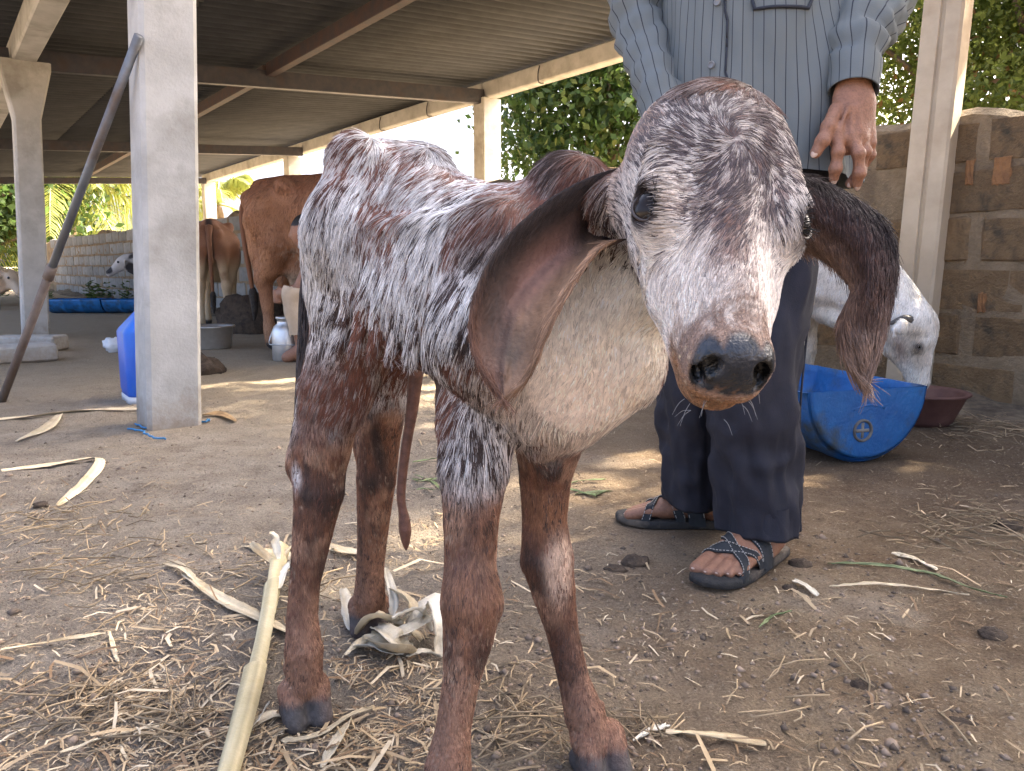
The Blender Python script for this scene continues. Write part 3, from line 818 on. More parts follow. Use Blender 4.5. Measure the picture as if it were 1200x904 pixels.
def calf_fields(p, n):
    """colour, hair length, hair density, flow, roughness at surface points of the calf"""
    q = p - cO; s = q @ ca; l = q @ cn; z = p[:, 2]
    hl = (p - Hc) @ Rh; hl[:, 1] = np.where(hl[:, 1] > 0, hl[:, 1] / FY, hl[:, 1]); hl[:, 0] /= FX; hx, hy, hz = hl[:, 0], hl[:, 1], hl[:, 2]
    head = ((np.linalg.norm((hl - [0, .05, -.0]) / [.095, .175, .085], axis=1) < 1) & (hz > -.068)).astype(float)
    st = np.stack([s * 75, l * 40, z * 13 + s * 9], 1)
    streak = fbm(st, 1.0, 1, 3); blot = fbm(p, 16, 4, 3); fine = vnoise(p, 220, 8)
    WHITE = np.array([.74, .71, .68]); CREAM = np.array([.97, .89, .76]); BROWN = np.array([.095, .040, .026]); RUST = np.array([.23, .105, .058]); GREY = np.array([.33, .31, .32]); DARK = np.array([.035, .022, .018])
    # torso roan
    t = sstep(.36, .60, .62 * streak + .38 * blot)
    palt = .26 + .26 * (1 - t) + .24 * sstep(.58, .46, z); alt = mixc(BROWN * 2.1, DARK * 2.0, sstep(.4, .6, blot)); c = mixc(WHITE, BROWN * 1.6, .40 * (1 - t) ** 2)
    low = sstep(.50, .44, z + .03 * (blot - .5)) * sstep(.0, .08, s)
    c = mixc(c, RUST * .9 * (.7 + .6 * fine[:, None]), .75 * low * sstep(.3, .6, streak))
    # hump, neck crest and shoulder: red brown
    hump = sstep(.33, .385, s) * sstep(.545, .60, z + .05 * (blot - .5)) * (1 - head)
    c = mixc(c, BROWN * 1.25, np.clip(hump * (.62 + .7 * (streak - .3)), 0, 1))
    # spine
    sp = sstep(.635, .66, z) * sstep(.34, .25, s) * sstep(.45, .6, blot)
    c = mixc(c, GREY * .55, .5 * sp)
    # cream throat and brisket
    thr = np.exp(-((np.linalg.norm((p - P(715, 400, .67)) / [.085, .12, .105], axis=1)) ** 3))
    c = mixc(c, CREAM * (.92 + .2 * (fine[:, None] - .5)), np.clip(thr * 1.15, 0, 1) * (1 - head))
    bel = np.exp(-((np.linalg.norm((p - P(690, 480, .70)) / [.075, .10, .062], axis=1)) ** 2))
    c = mixc(c, np.array([.92, .76, .62]), bel * .9)
    # legs
    leg = sstep(.40, .335, z + .08 * (blot - .5))
    hindleg = leg * sstep(.12, .06, s)
    legc = mixc(DARK * 1.7, RUST * 1.05, sstep(.36, .60, .6 * streak + .4 * blot))
    legc = mixc(legc, np.array([.40, .235, .15]), sstep(.54, .68, fbm(p, 26, 81, 3)) * .8)
    legc = mixc(legc, np.array([.34, .185, .115]), sstep(.22, .10, z + .06 * (blot - .5)) * .7)
    c = mixc(c, legc, leg)
    def patch(cen, r, colr, k=1.0, pw=4):
        nonlocal c
        w = np.exp(-(np.linalg.norm((p - cen) / np.asarray(r), axis=1) * (.75 + .5 * blot)) ** pw)
        c = mixc(c, np.asarray(colr), np.clip(w * k * (.55 + .9 * (streak - .1)), 0, 1))
    c = mixc(c, np.array([.42, .31, .22]), leg * sstep(.74, .84, vnoise(p, 300, 55)) * sstep(.35, .6, vnoise(p, 22, 56)) * .8)
    patch(P(350, 555, .90), (.010, .02, .018), WHITE, .8)            # white hock mark
    patch(P(655, 665, .79), (.016, .03, .040), (.62, .45, .33), 1.2) # pale knee
    patch(P(553, 700, .70), (.03, .03, .05), (.33, .17, .10), .9)
    patch(P(555, 520, .72), (.05, .06, .055), WHITE, .75)            # white streaked upper arm
    patch(P(660, 770, .79), (.03, .04, .045), BROWN * .9, .9)
    patch(P(640, 600, .80), (.03, .04, .03), (.30, .14, .07), .8)
    patch(P(425, 370, .87), (.012, .02, .014), (.36, .19, .11), 1.6)
    patch(P(372, 470, .93), (.022, .05, .05), BROWN, .8)
    # dirt at the hooves
    hv = sstep(.040, .028, z)
    c = mixc(c, np.array([.048, .046, .045]) * (.6 + 1.1 * fine[:, None]), hv)
    # ------------------------------ head
    rad = np.sqrt(hx ** 2 + (hy + .02) ** 2)
    hst = np.stack([hx * 95, hy * 60 + 22 * vnoise(p, 40, 3), hz * 50], 1)
    hs = fbm(hst, 1.0, 9, 3)
    fore = sstep(.12, .02, hy + .25 * np.abs(hx) + .05 * (blot - .5)) * sstep(.07, .045, np.abs(hx) + .25 * np.maximum(hy, 0) - .02)
    hc = mixc(np.array([.80, .70, .60]), GREY * .55, np.clip(fore * (.45 + 1.2 * (hs - .35)), 0, 1))
    hc = mixc(hc, BROWN * 1.3, np.clip(sstep(.52, .66, hs) * sstep(.14, .02, hy) * .8, 0, 1))
    bridge = sstep(.028, .008, np.abs(hx + .004)) * sstep(.02, .05, hy) * sstep(.145, .10, hy)
    hc = mixc(hc, BROWN * 1.6, np.clip(bridge * (.25 + 1.4 * (hs - .35)), 0, 1))
    star = np.exp(-(((hx - .004) / .013) ** 2 + ((hy + .052) / .014) ** 2))
    hc = mixc(hc, WHITE * 1.05, star * .9)
    chk = sstep(.045, .06, np.abs(hx)) * sstep(-.02, .03, hy) * sstep(.14, .10, hy)
    hc = mixc(hc, np.array([.78, .69, .60]), chk * .7)
    side = sstep(.040, .058, hx) * sstep(.03, .0, hy)
    hc = mixc(hc, np.array([.30, .17, .11]), np.clip(sstep(-.048, -.066, hx) * sstep(.015, -.03, hy) * .8, 0, 1))
    muz = sstep(.128, .158, hy + .05 * (blot - .5) + .05 * (hs - .5)) * sstep(-.02, .02, hz + .035)
    hc = mixc(hc, np.array([.20, .105, .062]), muz * .85)
    chin = sstep(.125, .145, hy) * sstep(-.005, -.02, hz)
    hc = mixc(hc, np.array([.30, .155, .075]) * (.6 + .8 * fine[:, None]), chin * .95)
    hc = mixc(hc, np.array([.60, .47, .30]), sstep(.80, .88, vnoise(p, 290, 71)) * sstep(.13, .15, hy) * sstep(.012, -.004, hz))
    NX = .865                                             # muzzle narrowing of the sculpt
    def el_(cx, cy, cz_, rx, ry, rz): return np.linalg.norm((hl - [cx * NX, cy, cz_]) / [rx, ry, rz], axis=1)
    dn = np.minimum(np.minimum(el_(.0205, .170, .006, .0138, .021, .0185), el_(-.0205, .170, .006, .0138, .021, .0185)), el_(0, .170, .008, .020, .021, .0222))
    nose = sstep(1.10, .96, dn + .10 * (blot - .5)) * sstep(.148, .160, hy)
    hc = mixc(hc, np.array([.026, .029, .035]), nose)
    hc = mixc(hc, np.array([.28, .15, .08]), nose * sstep(.62, .72, vnoise(p, 330, 2)) * sstep(.004, -.018, hz))
    nos = np.minimum(np.minimum(el_(.0243, .176, .009, .0076, .020, .0128), el_(-.0243, .176, .009, .0078, .020, .0128)), np.minimum(el_(.0295, .174, -.002, .0062, .018, .0095), el_(-.0295, .174, -.002, .0064, .018, .0095)))
    hc = mixc(hc, np.array([.004, .004, .004]), sstep(1.02, .85, nos))  # nostril insides blackened in the colour so the holes look deep
    eye = np.exp(-np.minimum(np.linalg.norm((hl - [.0700, .052, .0300]) / [.020, .0235, .0195], axis=1), np.linalg.norm((hl - [-.0700, .052, .0300]) / [.020, .0235, .0195], axis=1)) ** 6)
    hc = mixc(hc, np.array([.045, .03, .025]), np.clip(eye * 1.2, 0, 1))
    hb = sstep(-.10, -.085, hy) * head
    c = mixc(c, hc, head * sstep(-.075, -.06, hz + .01 * (blot - .5)))
    # ------------------------------ hair
    palt = palt * (1 - leg) * (1 - np.clip(thr + bel, 0, 1) * .97) * (1 - hump) + .62 * hump
    palt = np.where(head > .5, np.clip(fore * (.2 + .9 * (hs - .3)) + .12 * sstep(.12, .06, hy) + bridge * .25, 0, .75) * (1 - star) * (1 - nose), palt)
    palt = np.where(leg > .4, .30 * sstep(.30, .6, blot + .1), palt); alt = np.where(head[:, None] > .5, np.array([.10, .075, .075]), alt)
    ln = .0135 * (.7 + .6 * blot)
    ln = np.where(head > .5, .0068 * (.7 + .6 * blot) * (1 - .6 * sstep(.05, .14, hy)), ln)
    ln = ln * (1 - .58 * leg) * (1 - .35 * sstep(.2, .08, z))
    ln = np.where(head > .5, ln * (1 - .55 * sstep(.125, .150, hy)), ln)
    ln = np.where((thr > .4) & (head < .5), ln * .34, ln)
    dens = (1 - hv) * (1 - nose) * (1 - np.clip(eye * 1.3, 0, 1))
    dens = dens * (1 - .40 * np.clip(thr + bel, 0, 1) * (head < .5))
    dens = dens * np.where(head > .5, 2.0, 1.0) * (1 - .25 * leg)
    flow = np.tile(np.array([0, 0, -1.0]), (len(p), 1)) - .45 * ca * (1 - leg)[:, None] * (1 - head)[:, None]
    w = (vnoise(p, 22, 30) - .5)[:, None] * np.array([1, -.2, .0]) + (vnoise(p, 45, 33) - .5)[:, None] * np.array([.8, .6, 0.])
    flow = flow + .7 * w * (1 - .5 * leg)[:, None]
    # head: radiate from a whorl between the eyes with waves
    hw = np.stack([hx - .0, (hy - .02) * 1.0, hz * 0], 1)
    hd = nz(hw + 1e-5) + .9 * np.stack([vnoise(p, 38, 41) - .5, vnoise(p, 38, 42) - .5, 0 * hx], 1) * 2 * sstep(.16, .05, hy)[:, None]
    swirl = np.stack([-(hy - .02), hx, 0 * hx], 1); hd = hd + nz(swirl) * .5
    hd = hd @ Rh.T
    hd = np.where((np.abs(hz) < .9)[:, None] & (hz < -.03)[:, None], np.array([0, 0, -1.0]) + .3 * hf, hd)
    flow = np.where(head[:, None] > .5, hd, flow)
    flow = nz(flow - (flow * n).sum(1, keepdims=True) * n)
    rough = .78 - .52 * nose - .25 * hv * 0
    return c, ln, dens, flow, rough, head, leg, nose, alt, palt
cc, cl, cd, cfl, cr, chd, clg, cnose, calt, cpalt = calf_fields(cV, cN)
wet = mixc(cc, calt, cpalt * .6) * np.where((cl > .0064) & (cnose < .3), .62, 1.0)[:, None]

# ears: leaf shaped lofted sheets with thickness, joined to the body mesh
def ear_sheet(outer, inner, cup, n=40, m=22, thick=.0045, roll=0.0):
    A = smooth_path([P(*q) for q in outer], 6); B = smooth_path([P(*q) for q in inner], 6)
    def res(Q):
        d = np.r_[0, np.cumsum(np.linalg.norm(np.diff(Q, axis=0), axis=1))]; t = np.linspace(0, d[-1], n)
        return np.stack([np.interp(t, d, Q[:, i]) for i in range(3)], 1)
    A, B = res(A), res(B)
    tt = np.linspace(0, 1, n)[:, None]; ss = np.linspace(0, 1, m)[None, :]
    V = A[:, None] * (1 - ss[..., None]) + B[:, None] * ss[..., None]
    ax = nz(np.gradient((A + B) / 2, axis=0)); ac = nz(B - A + 1e-6); nr = nz(np.cross(ax, ac))
    if nr[n // 3][1] > 0: nr = -nr                       # towards the viewer side
    wd = np.linalg.norm(B - A, axis=1)[:, None]
    prof = (4 * ss * (1 - ss)) ** .8
    off = cup(tt, ss) * wd * prof
    V = V + nr[:, None] * off[..., None]
    vein = (np.sin(ss * 9 + tt * 2) * .0009 + (vnoise(V.reshape(-1, 3), 90, 12).reshape(n, m) - .5) * .004) * prof
    V = V + nr[:, None] * vein[..., None]
    th = thick * (np.sin(np.clip(ss, .02, .98) * math.pi) ** .35) * (1 - .6 * tt ** 3)
    F1 = V + nr[:, None] * th[..., None] / 2; F2 = V - nr[:, None] * th[..., None] / 2
    VV = np.concatenate([F1.reshape(-1, 3), F2.reshape(-1, 3)]); K = n * m; FF = []
    for i in range(n - 1):
        for j in range(m - 1):
            a = i * m + j; FF.append([a, a + 1, a + m + 1, a + m]); FF.append([K + a, K + a + m, K + a + m + 1, K + a + 1])
        a = i * m; FF.append([a, a + m, K + a + m, K + a]); a = i * m + m - 1; FF.append([a, K + a, K + a + m, a + m])
    for j in range(m - 1):
        a = (n - 1) * m + j; FF.append([a, a + 1, K + a + 1, K + a]); FF.append([j, K + j, K + j + 1, j + 1])
    tt2 = np.tile(np.repeat(tt, m, 1).ravel(), 2); ss2 = np.tile(np.repeat(ss, n, 0).ravel(), 2)
    front = np.r_[np.ones(K), np.zeros(K)]
    return VV, np.array(FF), tt2, ss2, front
eL = ear_sheet([(735, 196, 0.658), (700, 205, 0.653), (645, 233, 0.638), (590, 282, 0.618), (558, 338, 0.603), (550, 392, 0.598), (563, 435, 0.593), (588, 468, 0.593)],
               [(735, 280, 0.638), (712, 285, 0.623), (690, 305, 0.613), (664, 345, 0.603), (644, 385, 0.596), (630, 420, 0.593), (614, 450, 0.591), (592, 468, 0.593)],
               lambda t, s: .22 * np.exp(-((s - .05) / .09) ** 2) * (1 - t) - .70 * (1 - t) ** .7 + .03 * np.sin(s * 6.28) - .10 + .10 * np.exp(-((s - .55) / .10) ** 2) * t)
eR = ear_sheet([(918, 205, 0.653), (958, 214, 0.643), (1002, 236, 0.623), (1034, 262, 0.608), (1047, 303, 0.603), (1042, 352, 0.598), (1030, 402, 0.593), (1014, 448, 0.588)],
               [(918, 285, 0.643), (946, 288, 0.633), (978, 306, 0.618), (998, 338, 0.608), (988, 372, 0.598), (986, 402, 0.593), (998, 432, 0.590), (1012, 449, 0.588)],
               lambda t, s: .30 * (1 - t) ** .5 + .12 * np.exp(-((t - .5) / .18) ** 2) - .10 * np.exp(-((s - .8) / .15) ** 2))
def ear_col(e, right):
    V, F, t, s, fr = e
    b = fbm(V, 45, 6, 3); f = vnoise(V, 500, 2)
    if not right:
        c = mixc(np.array([.15, .075, .048]), np.array([.27, .16, .095]), sstep(.35, .7, s + .3 * (b - .5)))
        pk = np.exp(-(((s - .48) / .17) ** 2)) * sstep(.10, .3, t) * sstep(.75, .4, t)
        c = mixc(c, np.array([.34, .17, .13]), pk * .85)
        c = mixc(c, np.array([.035, .027, .024]), np.clip((sstep(.3, .10, s) * sstep(.8, .5, t) * .9), 0, 1))
        mold = np.exp(-(((s - .62) / .22) ** 2 + ((t - .78) / .10) ** 2)) + np.exp(-(((s - .25) / .15) ** 2 + ((t - .62) / .14) ** 2))
        c = mixc(c, np.array([.045, .036, .028]), np.clip(mold * (.3 + 1.1 * b), 0, 1) * .85)
        c = mixc(c, np.array([.08, .045, .035]), np.exp(-((s - .5) / .035) ** 2) * sstep(.2, .4, t) * .6)
        c = mixc(c, np.array([.38, .235, .145]), sstep(.74, .86, s + .1 * (b - .5)) * sstep(.70, .40, t) * .85)
        c = mixc(c, np.array([.035, .022, .018]), np.exp(-((s - .42) / .22) ** 4) * sstep(.36, .12, t + .1 * (b - .5)) * .9)
        c = mixc(c, np.array([.05, .03, .025]), sstep(.10, .02, t))
    else:
        c = mixc(np.array([.060, .030, .022]), np.array([.16, .095, .065]), sstep(.55, .95, s + .35 * (b - .5)))
        c = mixc(c, np.array([.022, .014, .012]), sstep(.38, .1, s) * sstep(.7, .4, t) * .9)
        c = mixc(c, np.array([.21, .14, .105]), sstep(.66, .85, t + .15 * (b - .5)))
    c = c * (.65 + .4 * f[:, None])
    return c
VL, FL = eL[0], eL[1]; VR, FR = eR[0], eR[1]
n0 = len(cV); n1 = n0 + len(VL)
allV = np.concatenate([cV, VL, VR]); allF = np.concatenate([cF, FL + n0, FR + n1])
allC = np.concatenate([wet, ear_col(eL, False), ear_col(eR, True)]); allR = np.concatenate([cr, np.full(len(VL), .62), np.full(len(VR), .5)])
me = mesh_data('body', allV - calf_off, allF, True, allC); add_rough(me, allR)
M_skin = skin_material('calf_hide'); M_hair = skin_material('calf_hair', .5, True)
obj('body', me, M_skin, calf)

# coat
def make_coat(V, F, N, fields, count, name, parent, off, rad=.00042, clump=.011, clumpw=.55, lift=.30, lens=1.0, k=5):
    c, ln, dens, fl = fields[:4]
    tri, w = sample_surface(V, F, count, dens)
    def it(A): return (A[tri] * (w[..., None] if A.ndim > 1 else w)).sum(1)
    p = it(V); n = nz(it(N)); d = nz(it(fl)); L = it(ln) * lens * (.6 + .8 * RNG.random(count)); hd = it(fields[5])
    col = it(c); lg = it(fields[6]) if len(fields) > 6 else np.zeros(count)
    # clump towards jittered lattice points
    cs = clump * np.where(hd > .5, .62, 1.0)[:, None]
    cell = np.floor(p / cs); rn = np.stack([hash01(cell, 60 + i) for i in range(3)], 1)
    rn2 = hash01(cell, 77)
    if len(fields) > 7:
        pick = (.62 * hash01(cell, 91) + .38 * RNG.random(count)) < it(fields[8])
        col = np.where(pick[:, None], it(fields[7]), col)
    cen = (cell + .2 + .6 * rn) * cs
    cw = clumpw * (1 - .6 * lg)[:, None]
    tc = cen + d * L[:, None] * .8 - p; tc = tc - (tc * n).sum(1, keepdims=True) * n
    jit = RNG.normal(0, .16, (count, 3)); d2 = nz(d + jit - ((d + jit) * n).sum(1, keepdims=True) * n)
    u = np.linspace(0, 1, k)
    lf = lift * (.4 + RNG.random(count)) * (1 - .5 * lg) * np.where(hd > .5, .8, 1)
    pts = np.zeros((count, k, 3))
    for i, t in enumerate(u):
        tip = d2 * L[:, None] * t * (1 - cw) + (d2 * L[:, None] * t * .35 + tc * t) * cw
        pts[:, i] = p + tip + n * (L * lf * (t - .72 * t * t) + .0004)[:, None]
        pts[:, i, 2] -= .10 * L * t * t
    col = col * (.62 + .62 * RNG.random((count, 1))) * (.78 + .45 * rn2[:, None])
    rr = rad * (1 - .62 * u[None, :] ** 1.5) * (.7 + .6 * RNG.random((count, 1)))
    return hair_object(name, pts - off, np.broadcast_to(rr, (count, k)).copy(), np.clip(col, 0, .93), M_hair, parent)
make_coat(cV, cF, cN, (cc, cl, cd, cfl, cr, chd, clg, calt, cpalt), 330000, 'coat', calf, calf_off, rad=.00029, clump=.0048, clumpw=.66, lift=.17)
# fine ear hair
def ear_coat(e, right, count, name):
    V, F, t, s, fr = e; N = vnormals(V, F); c = ear_col(e, right) * 1.35
    edge = np.exp(-np.minimum(s, 1 - s) / .06)
    tip = V[np.argmax(t)]
    fl = tip - V; fl = nz(fl - (fl * N).sum(1, keepdims=True) * N)
    ln = .005 + .009 * edge + .005 * sstep(.7, 1, t)
    return make_coat(V, F, N, (c, ln, .35 + edge, fl, s, s * 0), count, name, calf, calf_off, rad=.00030, clump=.0045, clumpw=.45, lift=.35, k=4)
ear_coat(eL, False, 15000, 'ear_hair'); ear_coat(eR, True, 14000, 'ear_hair')
# eyes
def eye_mat():
    m = mat('calf_eye', (.010, .008, .007), (.022, .014, .011), 60, .2, spec=.2); return m
M_eye = eye_mat(); M_lid = mat('eyelid', (.035, .024, .021), (.06, .04, .035), 150, .4)
def ellipsoid(c, r, R, nu=28, nv=18):
    mb = MB(); rings = []
    for i in range(1, nv):
        th = math.pi * i / nv
        rings.append([np.asarray(c) + R @ np.array([r[0] * math.sin(th) * math.cos(a), r[1] * math.sin(th) * math.sin(a), r[2] * math.cos(th)]) for a in np.arange(nu) * 2 * math.pi / nu])
    return mb.loft(rings)
for sg in (-1, 1):
    e = ellipsoid(H(sg * .0570, .052, .0225) - calf_off, (.0172, .0172, .0172), Rh).build('eye', M_eye, calf)
    # lid ring round the eyeball
    cen = H(sg * .0570, .052, .0225); dirn = nz(Rh @ np.array([sg * .76, .0, .62])); ya = hf; xa = nz(np.cross(ya, dirn))
    for up in (1, -1):
        pts = []
        for tt in np.linspace(0, math.pi, 15):
            q = ya * math.cos(tt) * .0150 + xa * up * sg * math.sin(tt) * (.0098 if up > 0 else .0108)
            rr = np.linalg.norm(q); pts.append(cen + q + dirn * math.sqrt(max(.0178 ** 2 - rr ** 2, 1e-6)))
        MB().tube(np.array(pts) - calf_off, .0012, 6).build('eyelid', M_lid, calf)
    # lashes
    nl = 60; tt = RNG.uniform(.3, math.pi - .2, nl); up = np.where((xa * sg)[2] > 0, 1, -1)
    q = ya[None] * (np.cos(tt) * .0150)[:, None] + xa[None] * up * sg * (np.sin(tt) * .0098)[:, None]
    root = cen + q + dirn * np.sqrt(np.maximum(.0178 ** 2 - (q ** 2).sum(1), 1e-6))[:, None]
    dd = nz(dirn * .8 + nz(q) * .7 + hf * .1 + RNG.normal(0, .12, (nl, 3)))
    L = RNG.uniform(.009, .016, nl)[:, None]
    pts = np.stack([root, root + dd * L * .5, root + dd * L + np.array([0, 0, -.002])], 1)
    hair_object('eyelashes', pts - calf_off, np.tile(np.array([.0004, .0003, .0001]), (nl, 1)), np.full((nl, 3), .02), M_hair, calf)
# muzzle whiskers
nw = 12; u = RNG.uniform(-1, 1, nw)
root = np.array([H(.040 * a, .165 + .02 * (1 - abs(a)), RNG.uniform(-.045, -.02)) for a in u])
dd = nz(np.array([hr * a * .7 + hf * .5 - hn * .3 + RNG.normal(0, .25, 3) for a in u])); L = RNG.uniform(.006, .014, nw)[:, None]
pts = np.stack([root, root + dd * L * .5, root + dd * L + np.array([0, 0, -.004])], 1)
hair_object('whiskers', pts - calf_off, np.tile(np.array([.00022, .00018, .00008]), (nw, 1)), np.full((nw, 3), .22), M_hair, calf)
# tail, pressed against the rump, and the navel cord
M_tail = mat('wet_tail', (.022, .014, .011), (.06, .035, .025), 120, .55, .6, 300, bdist=.004)
tp = smooth_path([T(.01, .0, .64), P(380, 262, 1.05), P(367, 330, 1.02), P(362, 400, 1.0), P(358, 470, .985), P(352, 520, .98)], 6)
tl = MB().tube(tp - calf_off, np.interp(np.linspace(0, 1, len(tp)), [0, .2, .7, 1], [.018, .014, .012, .005]), 10).build('tail', M_tail, calf)
nT = 3500; ti = RNG.random(nT) * (len(tp) - 2); i0 = ti.astype(int); fr = (ti - i0)[:, None]
ctr = tp[i0] * (1 - fr) + tp[i0 + 1] * fr; tg = nz(tp[i0 + 1] - tp[i0]); rd = RNG.normal(0, 1, (nT, 3)); rd = nz(rd - (rd * tg).sum(1, keepdims=True) * tg)
rt = np.interp(ti / len(tp), [0, .2, .7, 1], [.018, .014, .012, .005])[:, None]
root = ctr + rd * rt * .9; L = (RNG.uniform(.012, .028, nT) * (1 + ti / len(tp)))[:, None]
pts = np.stack([root, root + tg * L * .5 + rd * .003, root + tg * L + rd * .002], 1)
hair_object('tail_hair', pts - calf_off, np.tile(np.array([.0006, .0005, .0002]), (nT, 1)), np.array([.03, .02, .016]) * RNG.uniform(.5, 2.4, (nT, 1)), M_hair, tl)
M_cord = mat('navel_cord', (.10, .045, .03), (.20, .09, .06), 90, .5, .6, 200, bdist=.003)
cp = smooth_path([P(488, 430, .93), P(483, 480, .93), P(475, 530, .93), P(470, 580, .93), P(474, 610, .93), P(476, 645, .93)], 6)
MB().tube(cp - calf_off, np.interp(np.linspace(0, 1, len(cp)), [0, .3, .7, .86, .95, 1], [.010, .0065, .0055, .0085, .0045, .0008]), 9).build('navel_cord', M_cord, calf)
# ================================================================== adult cattle
M_cow = skin_material('cow_hide')
def cow(name, label, loc, rz, colfn, head, hump=True, scale=1.0, h=.017, horns=None, udder=True, ears='droop', headyaw=0.0, group=None, hs=1.0, horn_col=(.05, .045, .04), tail_side=0.0, coat=0):
    o = empty(name, loc, rz); o.scale = (scale,) * 3; tag(o, label, 'cow', group)
    f = Field((-1.0, -.6, -.02), (1.75, .6, 1.55), h)
    f.ell((-.50, 0, 1.0), (.29, .205, .22), None, .1)
    f.ell((-.15, 0, .97), (.36, .24, .26), None, .1)
    f.ell((.12, 0, .88), (.46, .285, .32), None, .1)
    f.ell((0, 0, .76), (.40, .24, .22), None, .1)
    f.ell((.47, 0, .86), (.27, .20, .31), None, .1)
    f.cone((-.70, 0, 1.17), (.35, 0, 1.17), .05, .05, .08)
    if hump: f.ell((.45, 0, 1.25), (.15, .075, .12), None, .06)
    for s in (-1, 1):
        f.ell((-.37, s * .19, 1.15), (.07, .05, .055), None, .07); f.ell((-.74, s * .085, 1.08), (.05, .045, .05), None, .06)
        f.chain([(-.53, s * .13, .95), (-.47, s * .155, .76), (-.52, s * .15, .60), (-.60, s * .14, .50)], [.17, .125, .085, .058], .06)
        f.chain([(-.68, s * .10, .92), (-.66, s * .12, .66), (-.635, s * .14, .52)], [.08, .05, .026], .05)
        f.chain([(-.60, s * .14, .50), (-.585, s * .14, .42), (-.57, s * .145, .26), (-.56, s * .15, .14), (-.535, s * .155, .08)], [.058, .05, .038, .047, .045], .03)
        f.cone((-.535, s * .155, .06), (-.49, s * .158, .03), .052, .045, .02)
        f.chain([(.47, s * .12, .80), (.42, s * .14, .60), (.44, s * .145, .40), (.44, s * .15, .34), (.43, s * .15, .20), (.44, s * .15, .12), (.46, s * .15, .07)], [.13, .075, .052, .05, .036, .045, .043], .04)
        f.cone((.46, s * .15, .05), (.50, s * .15, .03), .05, .044, .02)
    if udder:
        f.ell((-.36, 0, .60), (.16, .12, .13), None, .06)
        for sx in (-.42, -.32):
            for sy in (-.055, .055): f.cone((sx, sy, .50), (sx, sy, .415), .024, .016, .02)
    # neck, dewlap, head
    hb, hd = np.asarray(head[0], float), nz(np.asarray(head[1], float))     # poll position, direction of the muzzle
    f.chain([(.52, 0, 1.0), ((.55 + hb[0]) / 2, hb[1] * .4, (1.02 + hb[2]) / 2), hb + [-.02, 0, -.02]], [.19, .135, .105], .08)
    f.chain([(.52, 0, .80), ((.6 + hb[0]) / 2, hb[1] * .4, (.78 + hb[2]) / 2 - .05), hb + hd * .12 + [-.05, 0, -.03]], [.12, .085, .06], .08)
    f.chain([(.60, 0, .56), ((.66 + hb[0]) / 2, hb[1] * .4, (.52 + hb[2]) / 2 - .06), hb + hd * .15 + [-.06, 0, -.08]], [.05, .045, .03], .06)
    sy = np.array([math.sin(headyaw) * 0, 1.0, 0]); sy = nz(sy - (sy @ hd) * hd)
    upv = np.cross(hd, sy); upv = upv if upv[2] > 0 or abs(upv[2]) < .2 and upv[0] > 0 else -upv
    R = np.stack([hd, sy, upv], 1) * hs; Ru = R / hs
    def Q(x, y, z): return hb + R @ np.array([x, y, z])
    f.ell(Q(.06, 0, .0), (.15 * hs, .105 * hs, .10 * hs), Ru, .05 * hs); f.cone(Q(.12, 0, 0), Q(.38, 0, -.01), .088 * hs, .058 * hs, .05 * hs)
    f.cone(Q(.10, 0, -.08), Q(.36, 0, -.05), .06 * hs, .042 * hs, .04 * hs); f.ell(Q(.41, 0, -.015), (.05 * hs, .062 * hs, .06 * hs), Ru, .03 * hs)
    for s in (-1, 1):
        f.ell(Q(.14, s * .085, .03), (.035 * hs, .025 * hs, .03 * hs), Ru, .03)
        f.ell(Q(.45, s * .03, .015), (.018, .012, .012), Ru, .01, True)
        e = Q(.02, s * .10, -.015)
        if ears == 'droop': f.chain([e, e + R @ np.array([.03, s * .08, -.03]), e + np.array([0, 0, -.16]) + R @ np.array([0, s * .09, 0])], [.026, .045, .018], .02, flat=(R @ np.array([.8, .0, .5]), 2.6))
        else: f.chain([e, e + R @ np.array([-.02, s * .10, .0]), e + R @ np.array([-.01, s * .19, -.03])], [.024, .042, .012], .02, flat=(R @ np.array([0, 0, 1]), 2.4))
    V, F = f.mesh(); V = relax(V, F, 2, .4); N = vnormals(V, F)
    hl = (V - hb) @ Ru / hs
    C = colfn(V, N, hl)
    V = V + N * ((fbm(V, 9, 3, 2) - .5) * .012)[:, None]
    me = mesh_data('body', V, F, True, np.clip(C, 0, .9)); add_rough(me, np.full(len(V), .7)); obj('body', me, M_cow, o)
    if coat:
        fl = np.array([-.35, 0, -1.0]) + .5 * np.stack([vnoise(V, 5, 61) - .5, vnoise(V, 5, 62) - .5, 0 * V[:, 0]], 1); fl = nz(fl - (fl * N).sum(1, keepdims=True) * N)
        make_coat(V, F, N, (np.clip(C * 1.05, 0, .9), np.full(len(V), .018), sstep(.05, .09, V[:, 2]), fl, 0, np.zeros(len(V))), coat, 'coat', o, 0.0, rad=.0011, clump=.03, clumpw=.3, lift=.14, k=3)
    Meye = mat('cow_eye', (.01, .008, .007), None, rough=.08, coat=1.0)
    for s in (-1, 1): ellipsoid(Q(.14, s * .100, .036), (.022 * hs, .018 * hs, .022 * hs), Ru, 14, 10).build('eye', Meye, o)
    if horns:
        Mh = mat('horn', horn_col, tuple(min(1, c * 2.4) for c in horn_col), 18, .45, .2, 60)
        for s in (-1, 1):
            pts = smooth_path([Q(*[a[0], s * a[1], a[2]]) for a in horns], 5)
            MB().tube(pts, np.linspace(.032, .008, len(pts)), 10).build('horn', Mh, o)
    tp = smooth_path([(-.74, 0, 1.13), (-.83, tail_side * .3, 1.02), (-.80, tail_side, .80), (-.77, tail_side, .55), (-.76, tail_side * .8, .40)], 6)
    t = MB().tube(tp, np.interp(np.linspace(0, 1, len(tp)), [0, .2, .8, 1], [.045, .028, .018, .014]), 8).build('tail', mat('tail_skin', tuple(C[np.argmin(V[:, 0])] * .8), None, rough=.8), o)
